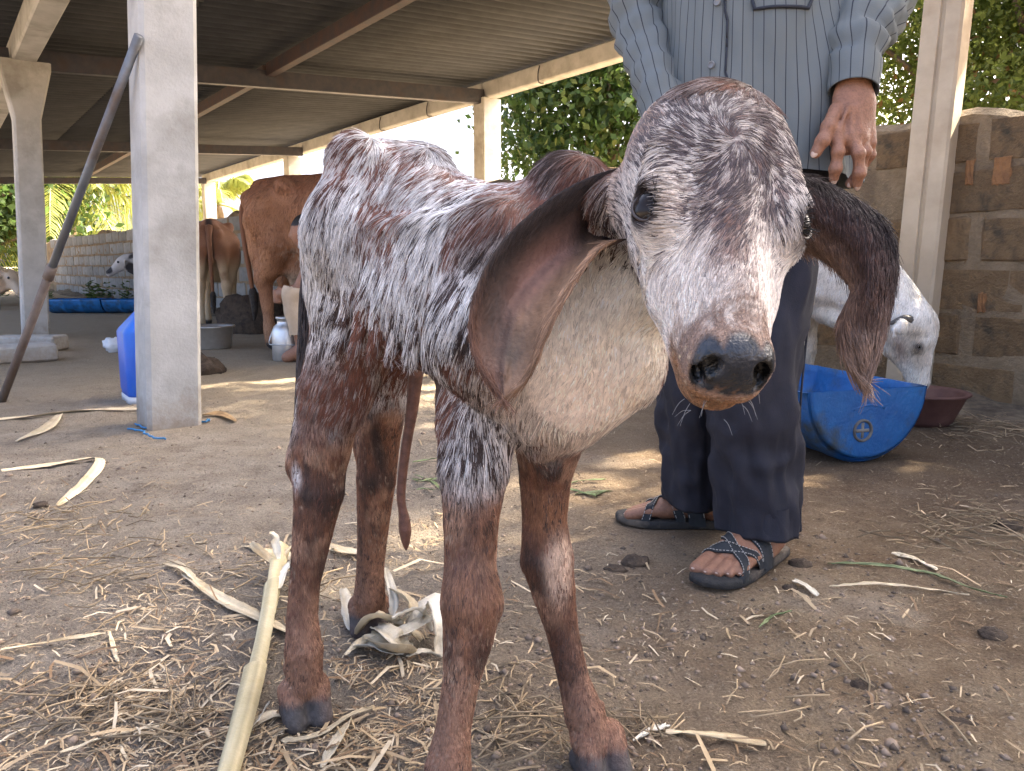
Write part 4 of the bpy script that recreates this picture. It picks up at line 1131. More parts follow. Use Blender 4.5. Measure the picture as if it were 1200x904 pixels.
    e = tp[-1]; MB().tube(smooth_path([e + [0, 0, .05], e, e + [.01, 0, -.10], e + [.0, 0, -.20]], 4), np.interp(np.linspace(0, 1, 13), [0, .3, .7, 1], [.014, .032, .026, .004]), 8).build('tail_tuft', mat('tuft', (.02, .015, .012), (.05, .04, .03), 40, .8, .7, 90), t)
    return o
def yaw_of(d): return math.atan2(d[1], d[0])
def brown_cow(V, N, hl):
    b = fbm(V, 6, 4, 3); c = mixc(np.array([.30, .135, .062]), np.array([.42, .21, .105]), sstep(.35, .65, b))
    c = mixc(c, np.array([.17, .06, .03]), sstep(.98, 1.15, V[:, 2]) * .6)
    c = mixc(c, np.array([.48, .36, .26]), sstep(.62, .50, V[:, 2]) * sstep(-.16, -.24, V[:, 0]) * sstep(-.56, -.48, V[:, 0]) * sstep(.16, .1, np.abs(V[:, 1])))
    c = mixc(c, np.array([.45, .33, .24]), np.exp(-(((V[:, 0] + .28) / .12) ** 2 + ((V[:, 2] - .68) / .07) ** 2)) * sstep(.5, .62, vnoise(V, 60, 3)))
    c = mixc(c, np.array([.42, .25, .14]), sstep(.35, .12, V[:, 2]) * .5)
    return mixc(c, np.array([.035, .03, .03]), sstep(.075, .05, V[:, 2]))
cow('brown_cow', 'tall red brown cow being milked, its tail hanging beside the hock', G(322, 408) + np.array([.56, -.18, 0]), yaw_of((.955, -.30)), brown_cow,
    ((1.02, .0, .62), (.45, .0, -.85)), hump=False, tail_side=-.06, scale=.93, coat=50000)
def white_cow(V, N, hl):
    b = fbm(V, 7, 9, 3); c = mixc(np.array([.68, .61, .50]), np.array([.80, .75, .67]), sstep(.3, .65, b))
    c = mixc(c, np.array([.36, .26, .17]), sstep(.52, .70, fbm(V, 13, 14, 3)) * .3)
    c = mixc(c, np.array([.33, .20, .14]), np.exp(-(((hl[:, 0] - .16) / .10) ** 2 + ((hl[:, 2] + .075) / .045) ** 2)) * .7)
    c = mixc(c, np.array([.05, .04, .04]), sstep(.40, .44, hl[:, 0]) * (np.linalg.norm(hl[:, 1:], axis=1) < .1))
    c = mixc(c, np.array([.06, .05, .05]), np.exp(-(np.linalg.norm((hl - [.14, .1, .036]) / .032, axis=1)) ** 4) + np.exp(-(np.linalg.norm((hl - [.14, -.1, .036]) / .032, axis=1)) ** 4))
    return mixc(c, np.array([.05, .045, .04]), sstep(.075, .05, V[:, 2]))
cow('white_cow', 'white horned zebu cow lowering its head into the blue trough', (.885, 3.17, 0), yaw_of((.66, -.75)), white_cow,
    ((1.09, -.02, .55), (.05, .16, -.98)), horns=[(-.0, .07, .0), (-.04, .15, -.02), (-.02, .20, -.09)], udder=False, scale=.69, h=.012, ears='side', hs=.78, coat=70000)
def tan_cow(V, N, hl):
    b = fbm(V, 6, 19, 3); c = mixc(np.array([.30, .14, .07]), np.array([.20, .085, .045]), b)
    c = mixc(c, np.array([.66, .52, .34]), np.clip(sstep(.86, .60, V[:, 2]) * sstep(.35, .6, b + .25), 0, 1))
    c = mixc(c, np.array([.05, .03, .025]), sstep(.05, .02, np.abs(V[:, 1])) * sstep(-.62, -.72, V[:, 0]) * sstep(.7, .8, V[:, 2]))
    return mixc(c, np.array([.05, .045, .04]), sstep(.075, .05, V[:, 2]))
cow('tan_cow', 'smaller brown and cream cow seen from behind with pale sunlit legs', G(234, 392) + np.array([-.12, .75, 0]), yaw_of((-.30, .95)), tan_cow,
    ((1.15, 0, 1.1), (.8, 0, -.5)), scale=.78, hump=False, udder=False)
def black_cow(V, N, hl):
    b = fbm(V, 5, 29, 2); c = mixc(np.array([.035, .035, .04]), np.array([.55, .55, .55]), sstep(.52, .58, b))
    return c
cow('spotted_calf', 'black and white spotted young cow half hidden behind the near pillar', G(212, 366) + np.array([-.0, .3, 0]), yaw_of((-.93, -.35)), black_cow,
    ((1.05, 0, .98), (.75, 0, -.6)), scale=.66, hump=False, udder=False, h=.022)
def cream_cow(V, N, hl):
    b = fbm(V, 5, 39, 2); return mixc(np.array([.60, .50, .38]), np.array([.40, .28, .18]), sstep(.5, .62, b))
cow('resting_cow', 'cream cow with curved pale horns beyond the concrete slabs', G(8, 361) + np.array([-1.15, .5, -.42]), yaw_of((.97, -.2)), cream_cow,
    ((1.2, 0, .95), (.7, -.3, -.6)), scale=.9, udder=False, h=.022, horns=[(0, .07, .05), (-.04, .2, .10), (.02, .27, .25)], horn_col=(.30, .25, .18))
# ================================================================== standing man
man_o = np.array([.42, 1.46, 0])
man = empty('person', man_o)
tag(man, 'standing person in pinstriped blue grey shirt, dark trousers and strapped sandals behind the calf', 'person')
SK = np.array([.30, .145, .085])
M_body = skin_material('person_skin')
def skin_cols(V, seed, base=SK):
    b = fbm(V, 60, seed, 3); f = vnoise(V, 500, seed)
    return base * (.88 + .22 * b + .06 * f)[:, None]
# --- hand seen in front of the shirt
hd_ = 1.335
def HP(px_, py_, d=0.0): return P(px_, py_, hd_ + d)
fh = Field(HP(1000, 150) - [.09, .07, .14], HP(1000, 150) + [.08, .07, .12], .0017)
fh.cone(HP(1001, 82, .02), HP(1000, 122, .005), .031, .027, .02, flat=((0, 1, 0), 1.25))
fh.cone(HP(999, 120, .004), HP(994, 160, -.004), .029, .031, .02, flat=((.3, 1, .1), 1.9))
fh.cone(HP(1008, 125, .008), HP(1010, 160, .008), .022, .022, .015, flat=((.4, 1, 0), 1.5))
def finger(pts, r, kn=True):
    rr = np.linspace(r, r * .82, len(pts)); q = [HP(*p) for p in pts]
    fh.chain(q, list(rr), .006)
    for i in range(1, len(q) - 1): fh.ell(q[i] + np.array([0, -.0015, 0]), (r * 1.07, r * 1.07, r * .95), None, .006)
    return q
fT = finger([(980, 128, -.002), (971, 148, -.012), (964, 165, -.016), (956, 179, -.014)], .0115)
fI = finger([(982, 155, -.010), (982, 178, -.020), (979, 198, -.016), (977, 209, -.008)], .0100)
fM = finger([(997, 160, -.012), (1006, 180, -.022), (1007, 203, -.016), (1004, 216, -.006)], .0102)
fR = finger([(1009, 160, -.002), (1014, 178, -.008), (1008, 200, .006), (996, 215, .008)], .0094)
fP = finger([(1018, 152, .008), (1020, 168, .004), (1020, 182, .008), (1015, 192, .014)], .0080)
for (x, y, d) in ((982, 157, -.014), (996, 161, -.016), (1008, 160, -.008)): fh.ell(HP(x, y, d), (.009, .007, .009), None, .008)
for a, b in (((994, 125), (984, 152)), ((999, 125), (997, 156)), ((1005, 126), (1008, 155))):     # tendons
    fh.cone(HP(*a, -.017), HP(*b, -.018), .0028, .003, .008)
hV, hF = fh.mesh(); hV = relax(hV, hF, 1, .3)
# --- feet
def foot_field(o, d, h=.0022):
    d = nz(np.array([d[0], d[1], 0.])); s = np.array([-d[1], d[0], 0]); z = np.array([0, 0, 1.])
    R = np.stack([d, s, z], 1)
    W = lambda x, y, zz: o + R @ np.array([x, y, zz])
    return R, W
def build_foot(o, d, side):           # side +1: big toe on local +y
    R, W = foot_field(o, d); b0 = .017
    f = Field(np.minimum(W(-.06, -.08, 0), np.minimum(W(.3, .08, 0), np.minimum(W(-.06, .08, 0), W(.3, -.08, 0)))) - [0.03, .03, .02], np.maximum(W(-.06, -.08, .2), np.maximum(W(.3, .08, .2), np.maximum(W(-.06, .08, .2), W(.3, -.08, .2)))) + .03, .0024)
    k = side
    f.ell(W(.02, 0, b0 + .030), (.040, .031, .032), R, .02)
    f.cone(W(.03, 0, b0 + .045), W(.015, 0, .20), .033, .036, .03)
    f.cone(W(.05, .004 * k, b0 + .040), W(.15, .012 * k, b0 + .022), .034, .024, .03)
    f.cone(W(.08, -.020 * k, b0 + .020), W(.155, -.022 * k, b0 + .015), .021, .016, .02)
    f.cone(W(.05, -.012 * k, b0 + .018), W(.10, -.018 * k, b0 + .016), .022, .02, .02)
    for s_ in (-1, 1): f.ell(W(.02, s_ * .034, b0 + .070), (.014, .009, .014), R, .012)     # ankle bones
    toes = [(.028, .170, .222, .0125), (.006, .176, .221, .0088), (-.011, .172, .212, .0083), (-.026, .164, .200, .0078), (-.039, .152, .184, .0076)]
    for (y, x0, x1, r) in toes:
        f.chain([W(x0 - .03, y * k * .85, b0 + .020), W(x0 + .01, y * k, b0 + .018), W(x1, y * k, b0 + .008)], [r, r * 1.05, r], .006)
    V, F = f.mesh(); V = relax(V, F, 1, .3)
    return V, F, R, W, toes
f1o = G(905, 650); f1o[2] = 0; f1d = G(826, 690) - f1o
f2o = G(858, 617); f2o[2] = 0; f2d = G(742, 612) - f2o
feet = [build_foot(f1o, f1d, 1 if False else -1), build_foot(f2o, f2d, 1)]
# --- the body under the clothes, head included (out of the photograph)
fb = Field((.05, 1.15, .16), (.85, 1.85, 1.76), .011)
hipc = np.array([.435, 1.50, .86])
knee1, knee2 = P(884, 455, 1.42), P(815, 450, 1.545)
an1, an2 = f1o + [0, 0, .19], f2o + [0, 0, .19]
fb.chain([hipc + [.06, -.01, -.03], knee1, an1], [.075, .052, .036], .04); fb.chain([hipc + [-.06, .02, -.03], knee2, an2], [.075, .052, .036], .04)
fb.ell(hipc, (.145, .10, .11)); fb.chain([hipc + [0, 0, .05], hipc + [0, 0, .30], hipc + [.0, .0, .45]], [.11, .115, .12], .06)
sh1, sh2 = np.array([.615, 1.50, 1.36]), np.array([.265, 1.53, 1.36]); el1, el2 = np.array([.675, 1.50, 1.06]), np.array([.240, 1.55, 1.04])
wr1 = HP(1001, 84, .02); wr2 = P(782, 165, 1.40)
fb.chain([hipc + [0, 0, .45], sh1, el1, wr1], [.08, .052, .040, .026], .04); fb.chain([hipc + [0, 0, .45], sh2, el2, wr2], [.08, .052, .040, .026], .04)
nk = hipc + np.array([0, -.01, .56]); fb.chain([hipc + [0, 0, .48], nk], [.07, .052], .04)
hc_ = nk + np.array([-.01, -.03, .17])
fb.ell(hc_, (.074, .094, .105), None, .03); fb.ell(hc_ + [0, -.03, -.06], (.054, .06, .055), None, .03)
fb.cone(hc_ + [0, -.098, -.005], hc_ + [0, -.112, -.035], .010, .016, .015)
for s_ in (-1, 1):
    fb.ell(hc_ + [s_ * .076, .0, -.01], (.010, .02, .032), None, .01); fb.ell(hc_ + [s_ * .032, -.098, .012], (.016, .012, .011), None, .008, True)
fb.cone(hc_ + [-.025, -.100, -.065], hc_ + [.025, -.100, -.065], .007, .007, .01)
# hidden far hand, resting behind the calf's head
fb.cone(wr2, wr2 + [.01, -.05, -.09], .028, .03, .03, flat=((1, 0, 0), 1.6))
for i in range(4): fb.chain([wr2 + [.01 + .0, -.07 + .022 * i, -.10], wr2 + [.015, -.08 + .022 * i, -.15], wr2 + [.02, -.075 + .022 * i, -.185]], [.011, .0105, .009], .006)
fb.chain([wr2 + [.0, -.07, -.05], wr2 + [-.0, -.10, -.08], wr2 + [0, -.105, -.11]], [.013, .012, .010], .008)
bV, bF = fb.mesh(); bV = relax(bV, bF, 2, .4)
parts = [(bV, bF, 3), (hV, hF, 5), (feet[0][0], feet[0][1], 7), (feet[1][0], feet[1][1], 8)]
VV, FF, CC, n = [], [], [], 0
for V, F, sd in parts:
    c = skin_cols(V, sd)
    if sd == 5: c = c * np.where((np.abs(vnoise(V * [1, 1, 1], 900, 3) - .5) < .04), .8, 1.0)[:, None]
    if sd in (7, 8): c = c * .92
    if sd == 3:
        hair = ((V - hc_)[:, 2] > .03 + .05 * sstep(-.02, -.09, (V - hc_)[:, 1])) & (V[:, 2] > hc_[2] - .02) | (((V - hc_)[:, 1] > .02) & ((V - hc_)[:, 2] > -.06) & (np.abs((V - hc_)[:, 0]) < .078))
        c[hair] = (.015, .012, .01)
    VV.append(V); FF.append(F + n); CC.append(c); n += len(V)
me = mesh_data('body', np.concatenate(VV) - man_o, np.concatenate(FF), True, np.clip(np.concatenate(CC), 0, 1)); add_rough(me, np.full(n, .5))
body_o = obj('body', me, M_body, man)
M_nail = mat('fingernail', (.52, .36, .28), (.60, .44, .34), 40, .35)
def nail(tip, prev, R_, out, parent):
    t = nz(tip - prev); o_ = nz(out - (out @ t) * t); s_ = np.cross(t, o_)
    ellipsoid(tip + t * R_ * .30 + o_ * R_ * .66 - man_o, (R_ * .62, R_ * .85, R_ * .30), np.stack([s_, t, o_], 1), 12, 8).build('fingernail', M_nail, parent)
camv = np.array([0, -1, .15])
nail(fT[-1], fT[-2], .0094, np.array([-.35, -1, .3]), body_o)
nail(fI[-1], fI[-2], .0082, camv + [-.1, 0, 0], body_o); nail(fM[-1], fM[-2], .0084, camv, body_o); nail(fR[-1], fR[-2], .0077, camv + [0, 0, -.2], body_o)
for V, F, R, W, toes in feet:
    k = -1 if V is feet[0][0] else 1
    for (y, x0, x1, r) in toes:
        nail(W(x1, y * k, .025), W(x1 - .02, y * k, .033), r * .8, np.array([0, 0, 1.0]), body_o)
# --- trousers
M_trs = mat('dark_trousers', (.013, .0135, .021), (.019, .019, .029), 30, .85, .4, 500, bdist=.002)
def cloth_tube(path, rx, ry, seg=72, fold=.006, seed=0, lower=None):
    path = np.asarray(path, float); rings = []; n = len(path)
    for i, p in enumerate(path):
        a = np.arange(seg) * 2 * math.pi / seg
        q = np.stack([np.cos(a) * 3, np.sin(a) * 3, np.full(seg, p[2] * 9)], 1)
        w = fbm(q, 1.0, seed, 3) - .5
        q2 = np.stack([np.cos(a) * 1.3 + p[2] * 5, np.sin(a) * 1.3, np.full(seg, p[2] * 13)], 1); w2 = np.abs(vnoise(q2, 1.6, seed + 3) - .5)
        k = fold * (2.0 * w + 1.6 * (.25 - w2))
        rings.append(np.stack([p[0] + np.cos(a) * (rx[i] + k), p[1] + np.sin(a) * (ry[i] + k), np.full(seg, p[2])], 1))
    return rings
def pathz(nodes, n=44):
    nodes = np.asarray(nodes, float); q = smooth_path(nodes[:, :3], 14); r = smooth_path(np.concatenate([nodes[:, 3:5], nodes[:, :1] * 0], 1), 14)
    return q, r[:, 0], r[:, 1]
hem1 = P(888, 618, 1.415); hem2 = P(815, 588, 1.575)
n1 = [(*(hipc + [.060, -.005, .02]), .105, .112), (*(hipc + [.052, -.02, -.18]), .088, .098), (*knee1, .080, .085), (*(knee1 * .5 + hem1 * .5 + [0, 0, -.01]), .077, .080), (*hem1, .073, .082)]
n2 = [(*(hipc + [-.062, .015, .02]), .100, .112), (*(hipc + [-.058, .03, -.18]), .084, .098), (*knee2, .074, .085), (*(knee2 * .5 + hem2 * .5), .070, .080), (*hem2, .064, .080)]
trs = MB()
for nd, sd in ((n1, 4), (n2, 9)):
    q, rx, ry = pathz(nd); rings = cloth_tube(q, rx, ry, 72, .017, sd)
    last = rings[-1]; c = last.mean(0)
    rings.append(c + (last - c) * .96 + [0, 0, .004]); rings.append(c + (last - c) * .94 + [0, 0, .06])
    trs.loft([r - man_o for r in rings], cap=False)
trs.build('trousers', M_trs, man)
# crease seam down the outer front leg
sq, srx, sry = pathz(n1); MB().tube(np.array([[p[0] + r * .96 + .002, p[1] - .025, p[2]] for p, r in zip(sq, srx)])[4:] - man_o, .0022, 5).build('trouser_seam', M_trs, man)
# --- shirt with pinstripes
def shirt_mat():
    m = bpy.data.materials.new('pinstripe_cotton'); m.use_nodes = True
    nt = m.node_tree; N = nt.nodes; L = nt.links; b = N['Principled BSDF']
    uv = N.new('ShaderNodeUVMap'); sp = N.new('ShaderNodeSeparateXYZ'); L.new(uv.outputs[0], sp.inputs[0])
    fr = N.new('ShaderNodeMath'); fr.operation = 'FRACT'; L.new(sp.outputs[0], fr.inputs[0])
    lt = N.new('ShaderNodeMath'); lt.operation = 'LESS_THAN'; lt.inputs[1].default_value = .085; L.new(fr.outputs[0], lt.inputs[0])
    tc = N.new('ShaderNodeTexCoord'); no = N.new('ShaderNodeTexNoise'); no.inputs['Scale'].default_value = 9; no.inputs['Detail'].default_value = 5; L.new(tc.outputs['Object'], no.inputs['Vector'])
    c1 = N.new('ShaderNodeMix'); c1.data_type = 'RGBA'; c1.inputs[6].default_value = (.122, .140, .142, 1); c1.inputs[7].default_value = (.150, .170, .172, 1); L.new(no.outputs['Fac'], c1.inputs[0])
    mx = N.new('ShaderNodeMix'); mx.data_type = 'RGBA'; L.new(lt.outputs[0], mx.inputs[0]); L.new(c1.outputs[2], mx.inputs[6]); mx.inputs[7].default_value = (.025, .03, .042, 1)
    L.new(mx.outputs[2], b.inputs['Base Color']); b.inputs['Roughness'].default_value = .85
    n2_ = N.new('ShaderNodeTexNoise'); n2_.inputs['Scale'].default_value = 600; L.new(tc.outputs['Object'], n2_.inputs['Vector'])
    bp = N.new('ShaderNodeBump'); bp.inputs['Strength'].default_value = .25; bp.inputs['Distance'].default_value = .001; L.new(n2_.outputs['Fac'], bp.inputs['Height']); L.new(bp.outputs['Normal'], b.inputs['Normal'])
    return m
M_shirt = shirt_mat()
def uv_loft(name, rings, m, parent, off, su, sv=1.0, closed=True):
    rings = [np.asarray(r) for r in rings]; n = len(rings[0]); V = np.concatenate(rings) - off; F = []; U = []
    per = su
    for i in range(len(rings) - 1):
        for j in range(n):
            a = i * n + j; b = i * n + (j + 1) % n; F.append([a, a + n, b + n, b])
            u0, u1 = per * j / n, per * (j + 1) / n; U += [(u0, i), (u0, i + 1), (u1, i + 1), (u1, i)]
    me = mesh_data(name, V, F, True); uvl = me.uv_layers.new(name='UVMap'); uvl.data.foreach_set('uv', np.array(U, dtype=np.float32).ravel())
    return obj(name, me, m, parent)
prof = [(.725, .455, 1.49, .192, .140), (.80, .455, 1.49, .188, .137), (.90, .452, 1.495, .178, .130), (1.02, .448, 1.50, .168, .124), (1.15, .444, 1.505, .168, .124), (1.28, .440, 1.51, .185, .122), (1.36, .438, 1.515, .190, .110), (1.415, .436, 1.515, .14, .09), (1.445, .436, 1.51, .072, .075), (1.475, .436, 1.505, .066, .070)]
pr = smooth_path(np.array(prof)[:, :3][:, [1, 2, 0]], 8); rr_ = smooth_path(np.c_[np.array(prof)[:, 3:], np.zeros(len(prof))], 8)
rings = []; SEG = 240
for i, p in enumerate(pr):
    a = np.arange(SEG) * 2 * math.pi / SEG; z = p[2]
    lowf = sstep(1.3, .95, np.array([z]))[0]
    # diagonal folds running from the arm down to the belly, and hanging drapes at the hem
    dg = np.sin(a * 7 - z * 26 + 3 * vnoise(np.stack([np.cos(a), np.sin(a), np.full(SEG, z * 3)], 1), 1.6, 3))
    dg = np.abs(dg) ** 1.5 * np.sign(dg)
    big = fbm(np.stack([np.cos(a) * 2.2 + z * 2.0, np.sin(a) * 2.2, np.full(SEG, z * 4.5)], 1), 1.0, 15, 3) - .5
    k = lowf * (.0075 * dg * sstep(-.2, .6, np.cos(a)) + .034 * big) + .010 * sstep(.95, .74, np.array([z]))[0] * np.sin(a * 9 + 1.3 * np.sin(a * 2))
    hem = .018 * np.cos(a - 0.2) * sstep(.82, .73, np.array([z]))[0] * -1
    rings.append(np.stack([p[0] + np.cos(a) * (rr_[i, 0] + k), p[1] + np.sin(a) * (rr_[i, 1] + k), z + hem], 1))
shirt = uv_loft('shirt', rings, M_shirt, man, man_o, 62)
def sleeve(nodes, rad, seed, su):
    q = smooth_path(nodes, 10); r = np.interp(np.linspace(0, 1, len(q)), np.linspace(0, 1, len(rad)), rad); rings = []; ref = np.array([0, -1., 0])
    L = np.r_[0, np.cumsum(np.linalg.norm(np.diff(q, axis=0), axis=1))]
    for i, p in enumerate(q):
        t = nz(q[min(i + 1, len(q) - 1)] - q[max(i - 1, 0)]); b = nz(np.cross(t, ref)); nn = np.cross(b, t); ref = nn
        a = np.arange(96) * 2 * math.pi / 96
        cuff = 1.0 if L[-1] - L[i] > .055 else .15
        w = fbm(np.stack([np.cos(a) * 1.5, np.sin(a) * 1.5, np.full(96, L[i] * 22)], 1), 1.0, seed, 3) - .5
        rg_ = np.sin(L[i] * 120 + 2.2 * np.sin(a + seed) + 3 * vnoise(np.stack([np.cos(a), np.sin(a), np.full(96, L[i] * 9)], 1), 1.3, seed))
        k = cuff * (.020 * w + .0045 * rg_)
        rings.append(p + (np.cos(a) * (r[i] + k))[:, None] * b + (np.sin(a) * (r[i] + k))[:, None] * nn)
    e = rings[-1]; c = e.mean(0); t = nz(q[-1] - q[-2]); rings.append(c + (e - c) * .93 - t * .002); rings.append(c + (e - c) * .9 - t * .05)
    return uv_loft('sleeve', rings, M_shirt, shirt, man_o, su)
cf = HP(1000, 108, .008)
sleeve([sh1 + [-.03, 0, .02], (sh1 + el1) / 2 + [.012, 0, 0], el1 + [0, -.01, 0], HP(1004, 40, .07), HP(1002, 72, .03), cf], [.075, .070, .063, .060, .050, .043, .040], 3, 14)
sleeve([sh2 + [.03, 0, .02], (sh2 + el2) / 2, el2 + [0, -.0, 0], (el2 + wr2) / 2 + [0, 0, .01], wr2 + [0, 0, .02]], [.072, .066, .060, .050, .042, .038], 6, 14)
# cuff band, placket edge, pocket and buttons
M_btn = mat('button', (.14, .15, .16), (.20, .21, .22), 50, .4)
zi = lambda z: int(np.argmin(np.abs(pr[:, 2] - z)))
def shirt_pt(px_, z, out=.004):
    r = rings[zi(z)]; fr = r[r[:, 1] < pr[zi(z)][1]]
    pxs = np.array([pix(v)[0] for v in fr]); v = fr[np.argmin(np.abs(pxs - px_))]
    c = pr[zi(z)]; d = nz(np.array([v[0] - c[0], v[1] - c[1], 0])); return v + d * out, d
for (bx, by) in ((841, 4), (836, 70), (838, 140)):
    z = P(bx, by, 1.375)[2]; v, d = shirt_pt(bx, z); s_ = np.cross([0, 0, 1.0], d)
    R = np.stack([s_, np.array([0, 0, 1.]), d], 1)
    mb = MB(); n_ = 16
    mb.loft([[v - man_o + R @ np.array([.0062 * k * math.cos(t), .0062 * k * math.sin(t), dz]) for t in np.arange(n_) * 2 * math.pi / n_] for k, dz in ((1, -.001), (1, .0016), (.8, .0022), (.7, .0014), (.02, .0014))]); mb.build('button', M_btn, shirt)
pl = []
for z in np.linspace(.76, 1.32, 60):
    a, d = shirt_pt(852, z, .0024); b_, d2 = shirt_pt(821, z, .0024); pl.append((a, b_, d, d2))
mb = MB(); mb.tube(np.array([p[0] for p in pl]) - man_o, .0022, 5); mb.build('placket_edge', M_shirt, shirt)
mb = MB(); mb.tube(np.array([shirt_pt(x, P(915, 2 + 9 * math.sin((x - 880) / 70 * math.pi), 1.37)[2], .003)[0] for x in np.linspace(880, 950, 16)]) - man_o, .0032, 5); mb.build('pocket_hem', M_shirt, shirt)
q_ = [cf + 0]
# --- sandals
M_sole = mat('sandal_sole', (.016, .017, .018), (.034, .032, .030), 40, .8, .4, 150, c3=(.14, .11, .08), scale3=14)
M_strap = mat('sandal_strap', (.014, .017, .020), (.026, .030, .034), 60, .75, .5, 400, bdist=.002)
M_stitch = mat('stitching', (.42, .40, .36), None, rough=.8)
def sandal(ft, k, lab):
    V, F, R, W, toes = ft; C0 = W(0, 0, 0)
    sd = MB(); out = []
    oln = [(-.028, 0), (-.020, .026), (.02, .034), (.07, .036), (.12, .043), (.17, .049), (.21, .045), (.24, .030), (.252, .008), (.248, -.014), (.225, -.036), (.18, -.048), (.12, -.046), (.07, -.038), (.02, -.034), (-.020, -.026)]
    ol = smooth_path([(a, b * 1.0, 0) for a, b in oln] + [(oln[0][0], oln[0][1], 0)], 4)[:-1]
    if k < 0: ol = ol * [1, -1, 1]
    up = lambda x: .006 * max(0, (x - .19) / .06) ** 2
    rings = [[W(x * sc_ + (1 - sc_) * .1, y * sc_, z + up(x)) for x, y, _ in ol] for z, sc_ in ((.002, .97), (.004, 1.0), (.012, 1.0), (.016, .985), (.0175, .96))]
    s = MB().loft([np.array(r) - man_o for r in rings]).build('sandal', M_sole, man)
    from mathutils.bvhtree import BVHTree
    bvh = BVHTree.FromPolygons([tuple(v) for v in V], [tuple(int(i) for i in f_) for f_ in F])
    def strap(x0, y0, x1, y1, w, bow=0.0):
        nn = 26; A = []
        def section(x):
            ys, zs = [], []
            for y in np.linspace(-.06, .06, 49):
                h_ = bvh.ray_cast(Vector(W(x, y, .16)), Vector((0, 0, -1)))
                if h_[0] is not None: ys.append(y); zs.append(h_[0].z)
            return np.array(ys), np.array(zs)
        for t in np.linspace(0, 1, nn):
            row = []
            for e in (-1, -.5, 0, .5, 1):
                x = x0 + (x1 - x0) * t + bow * math.sin(math.pi * t) + e * w * .5
                ys, zs = section(x); yl, yr = ys.min() - .004, ys.max() + .004
                lo, hi = (yr, yl) if y0 * k > 0 else (yl, yr)
                th = math.pi * t; yc = (lo + hi) / 2; y = yc + (lo - hi) / 2 * math.cos(th)
                zf = np.interp(y, ys, zs) if ys.min() <= y <= ys.max() else 0
                zz = max(.012 + (zs.max() - .012 + .004) * min(1.0, math.sin(th) * 1.0) ** .55 * .72, zf + .0035, .012)
                q = W(x, y, 0); row.append(np.array([q[0], q[1], zz]))
            A.append(row)
        A = np.array(A); 
        for _ in range(2):
            A[1:-1, :, 2] = np.maximum(A[1:-1, :, 2], .0) * .5 + .25 * (A[:-2, :, 2] + A[2:, :, 2]) + .0006
        mb = MB(); T_ = np.array([0, 0, .003]); VV = np.concatenate([A.reshape(-1, 3), A.reshape(-1, 3) - T_]); n5 = nn * 5; FF = []
        for i in range(nn - 1):
            for j in range(4):
                a = i * 5 + j; FF += [[a, a + 5, a + 6, a + 1], [n5 + a, n5 + a + 1, n5 + a + 6, n5 + a + 5]]
            a = i * 5; FF += [[a, n5 + a, n5 + a + 5, a + 5]]; a += 4; FF += [[a, a + 5, n5 + a + 5, n5 + a]]
        mb.add(VV - man_o, FF); so = mb.build('strap', M_strap, s)
        st = MB()
        for e in (0, 4):
            pth = A[:, e] * .88 + A[:, 2] * .12 + [0, 0, .0012]
            for i in range(1, nn - 2, 1): st.tube(np.array([pth[i], pth[i] * .35 + pth[i + 1] * .65]) - man_o, .0008, 4)
        st.build('stitching', M_stitch, s)
        return A
    A = strap(.078, .046, .100, -.048, .034, .010)
    strap(.110, .050, .185, -.050, .020, .006)
    strap(.190, .050, .120, -.050, .018, .006)
    return s, A
s1, A1 = sandal(feet[0], -1, ''); s2, A2 = sandal(feet[1], 1, '')
# woven tag on the ankle strap of the front sandal
i0 = 15; tg = A1[i0 - 3:i0 + 3, 1:4]; V = (tg + [0, 0, .0022]).reshape(-1, 3) - man_o
F = [[i * 3 + j, i * 3 + j + 3, i * 3 + j + 4, i * 3 + j + 1] for i in range(5) for j in range(2)]
MB().add(V, F).build('strap_tag', mat('tag_cloth', (.06, .10, .11), (.30, .33, .33), 320, .7, lo=.52, hi=.58), s1)
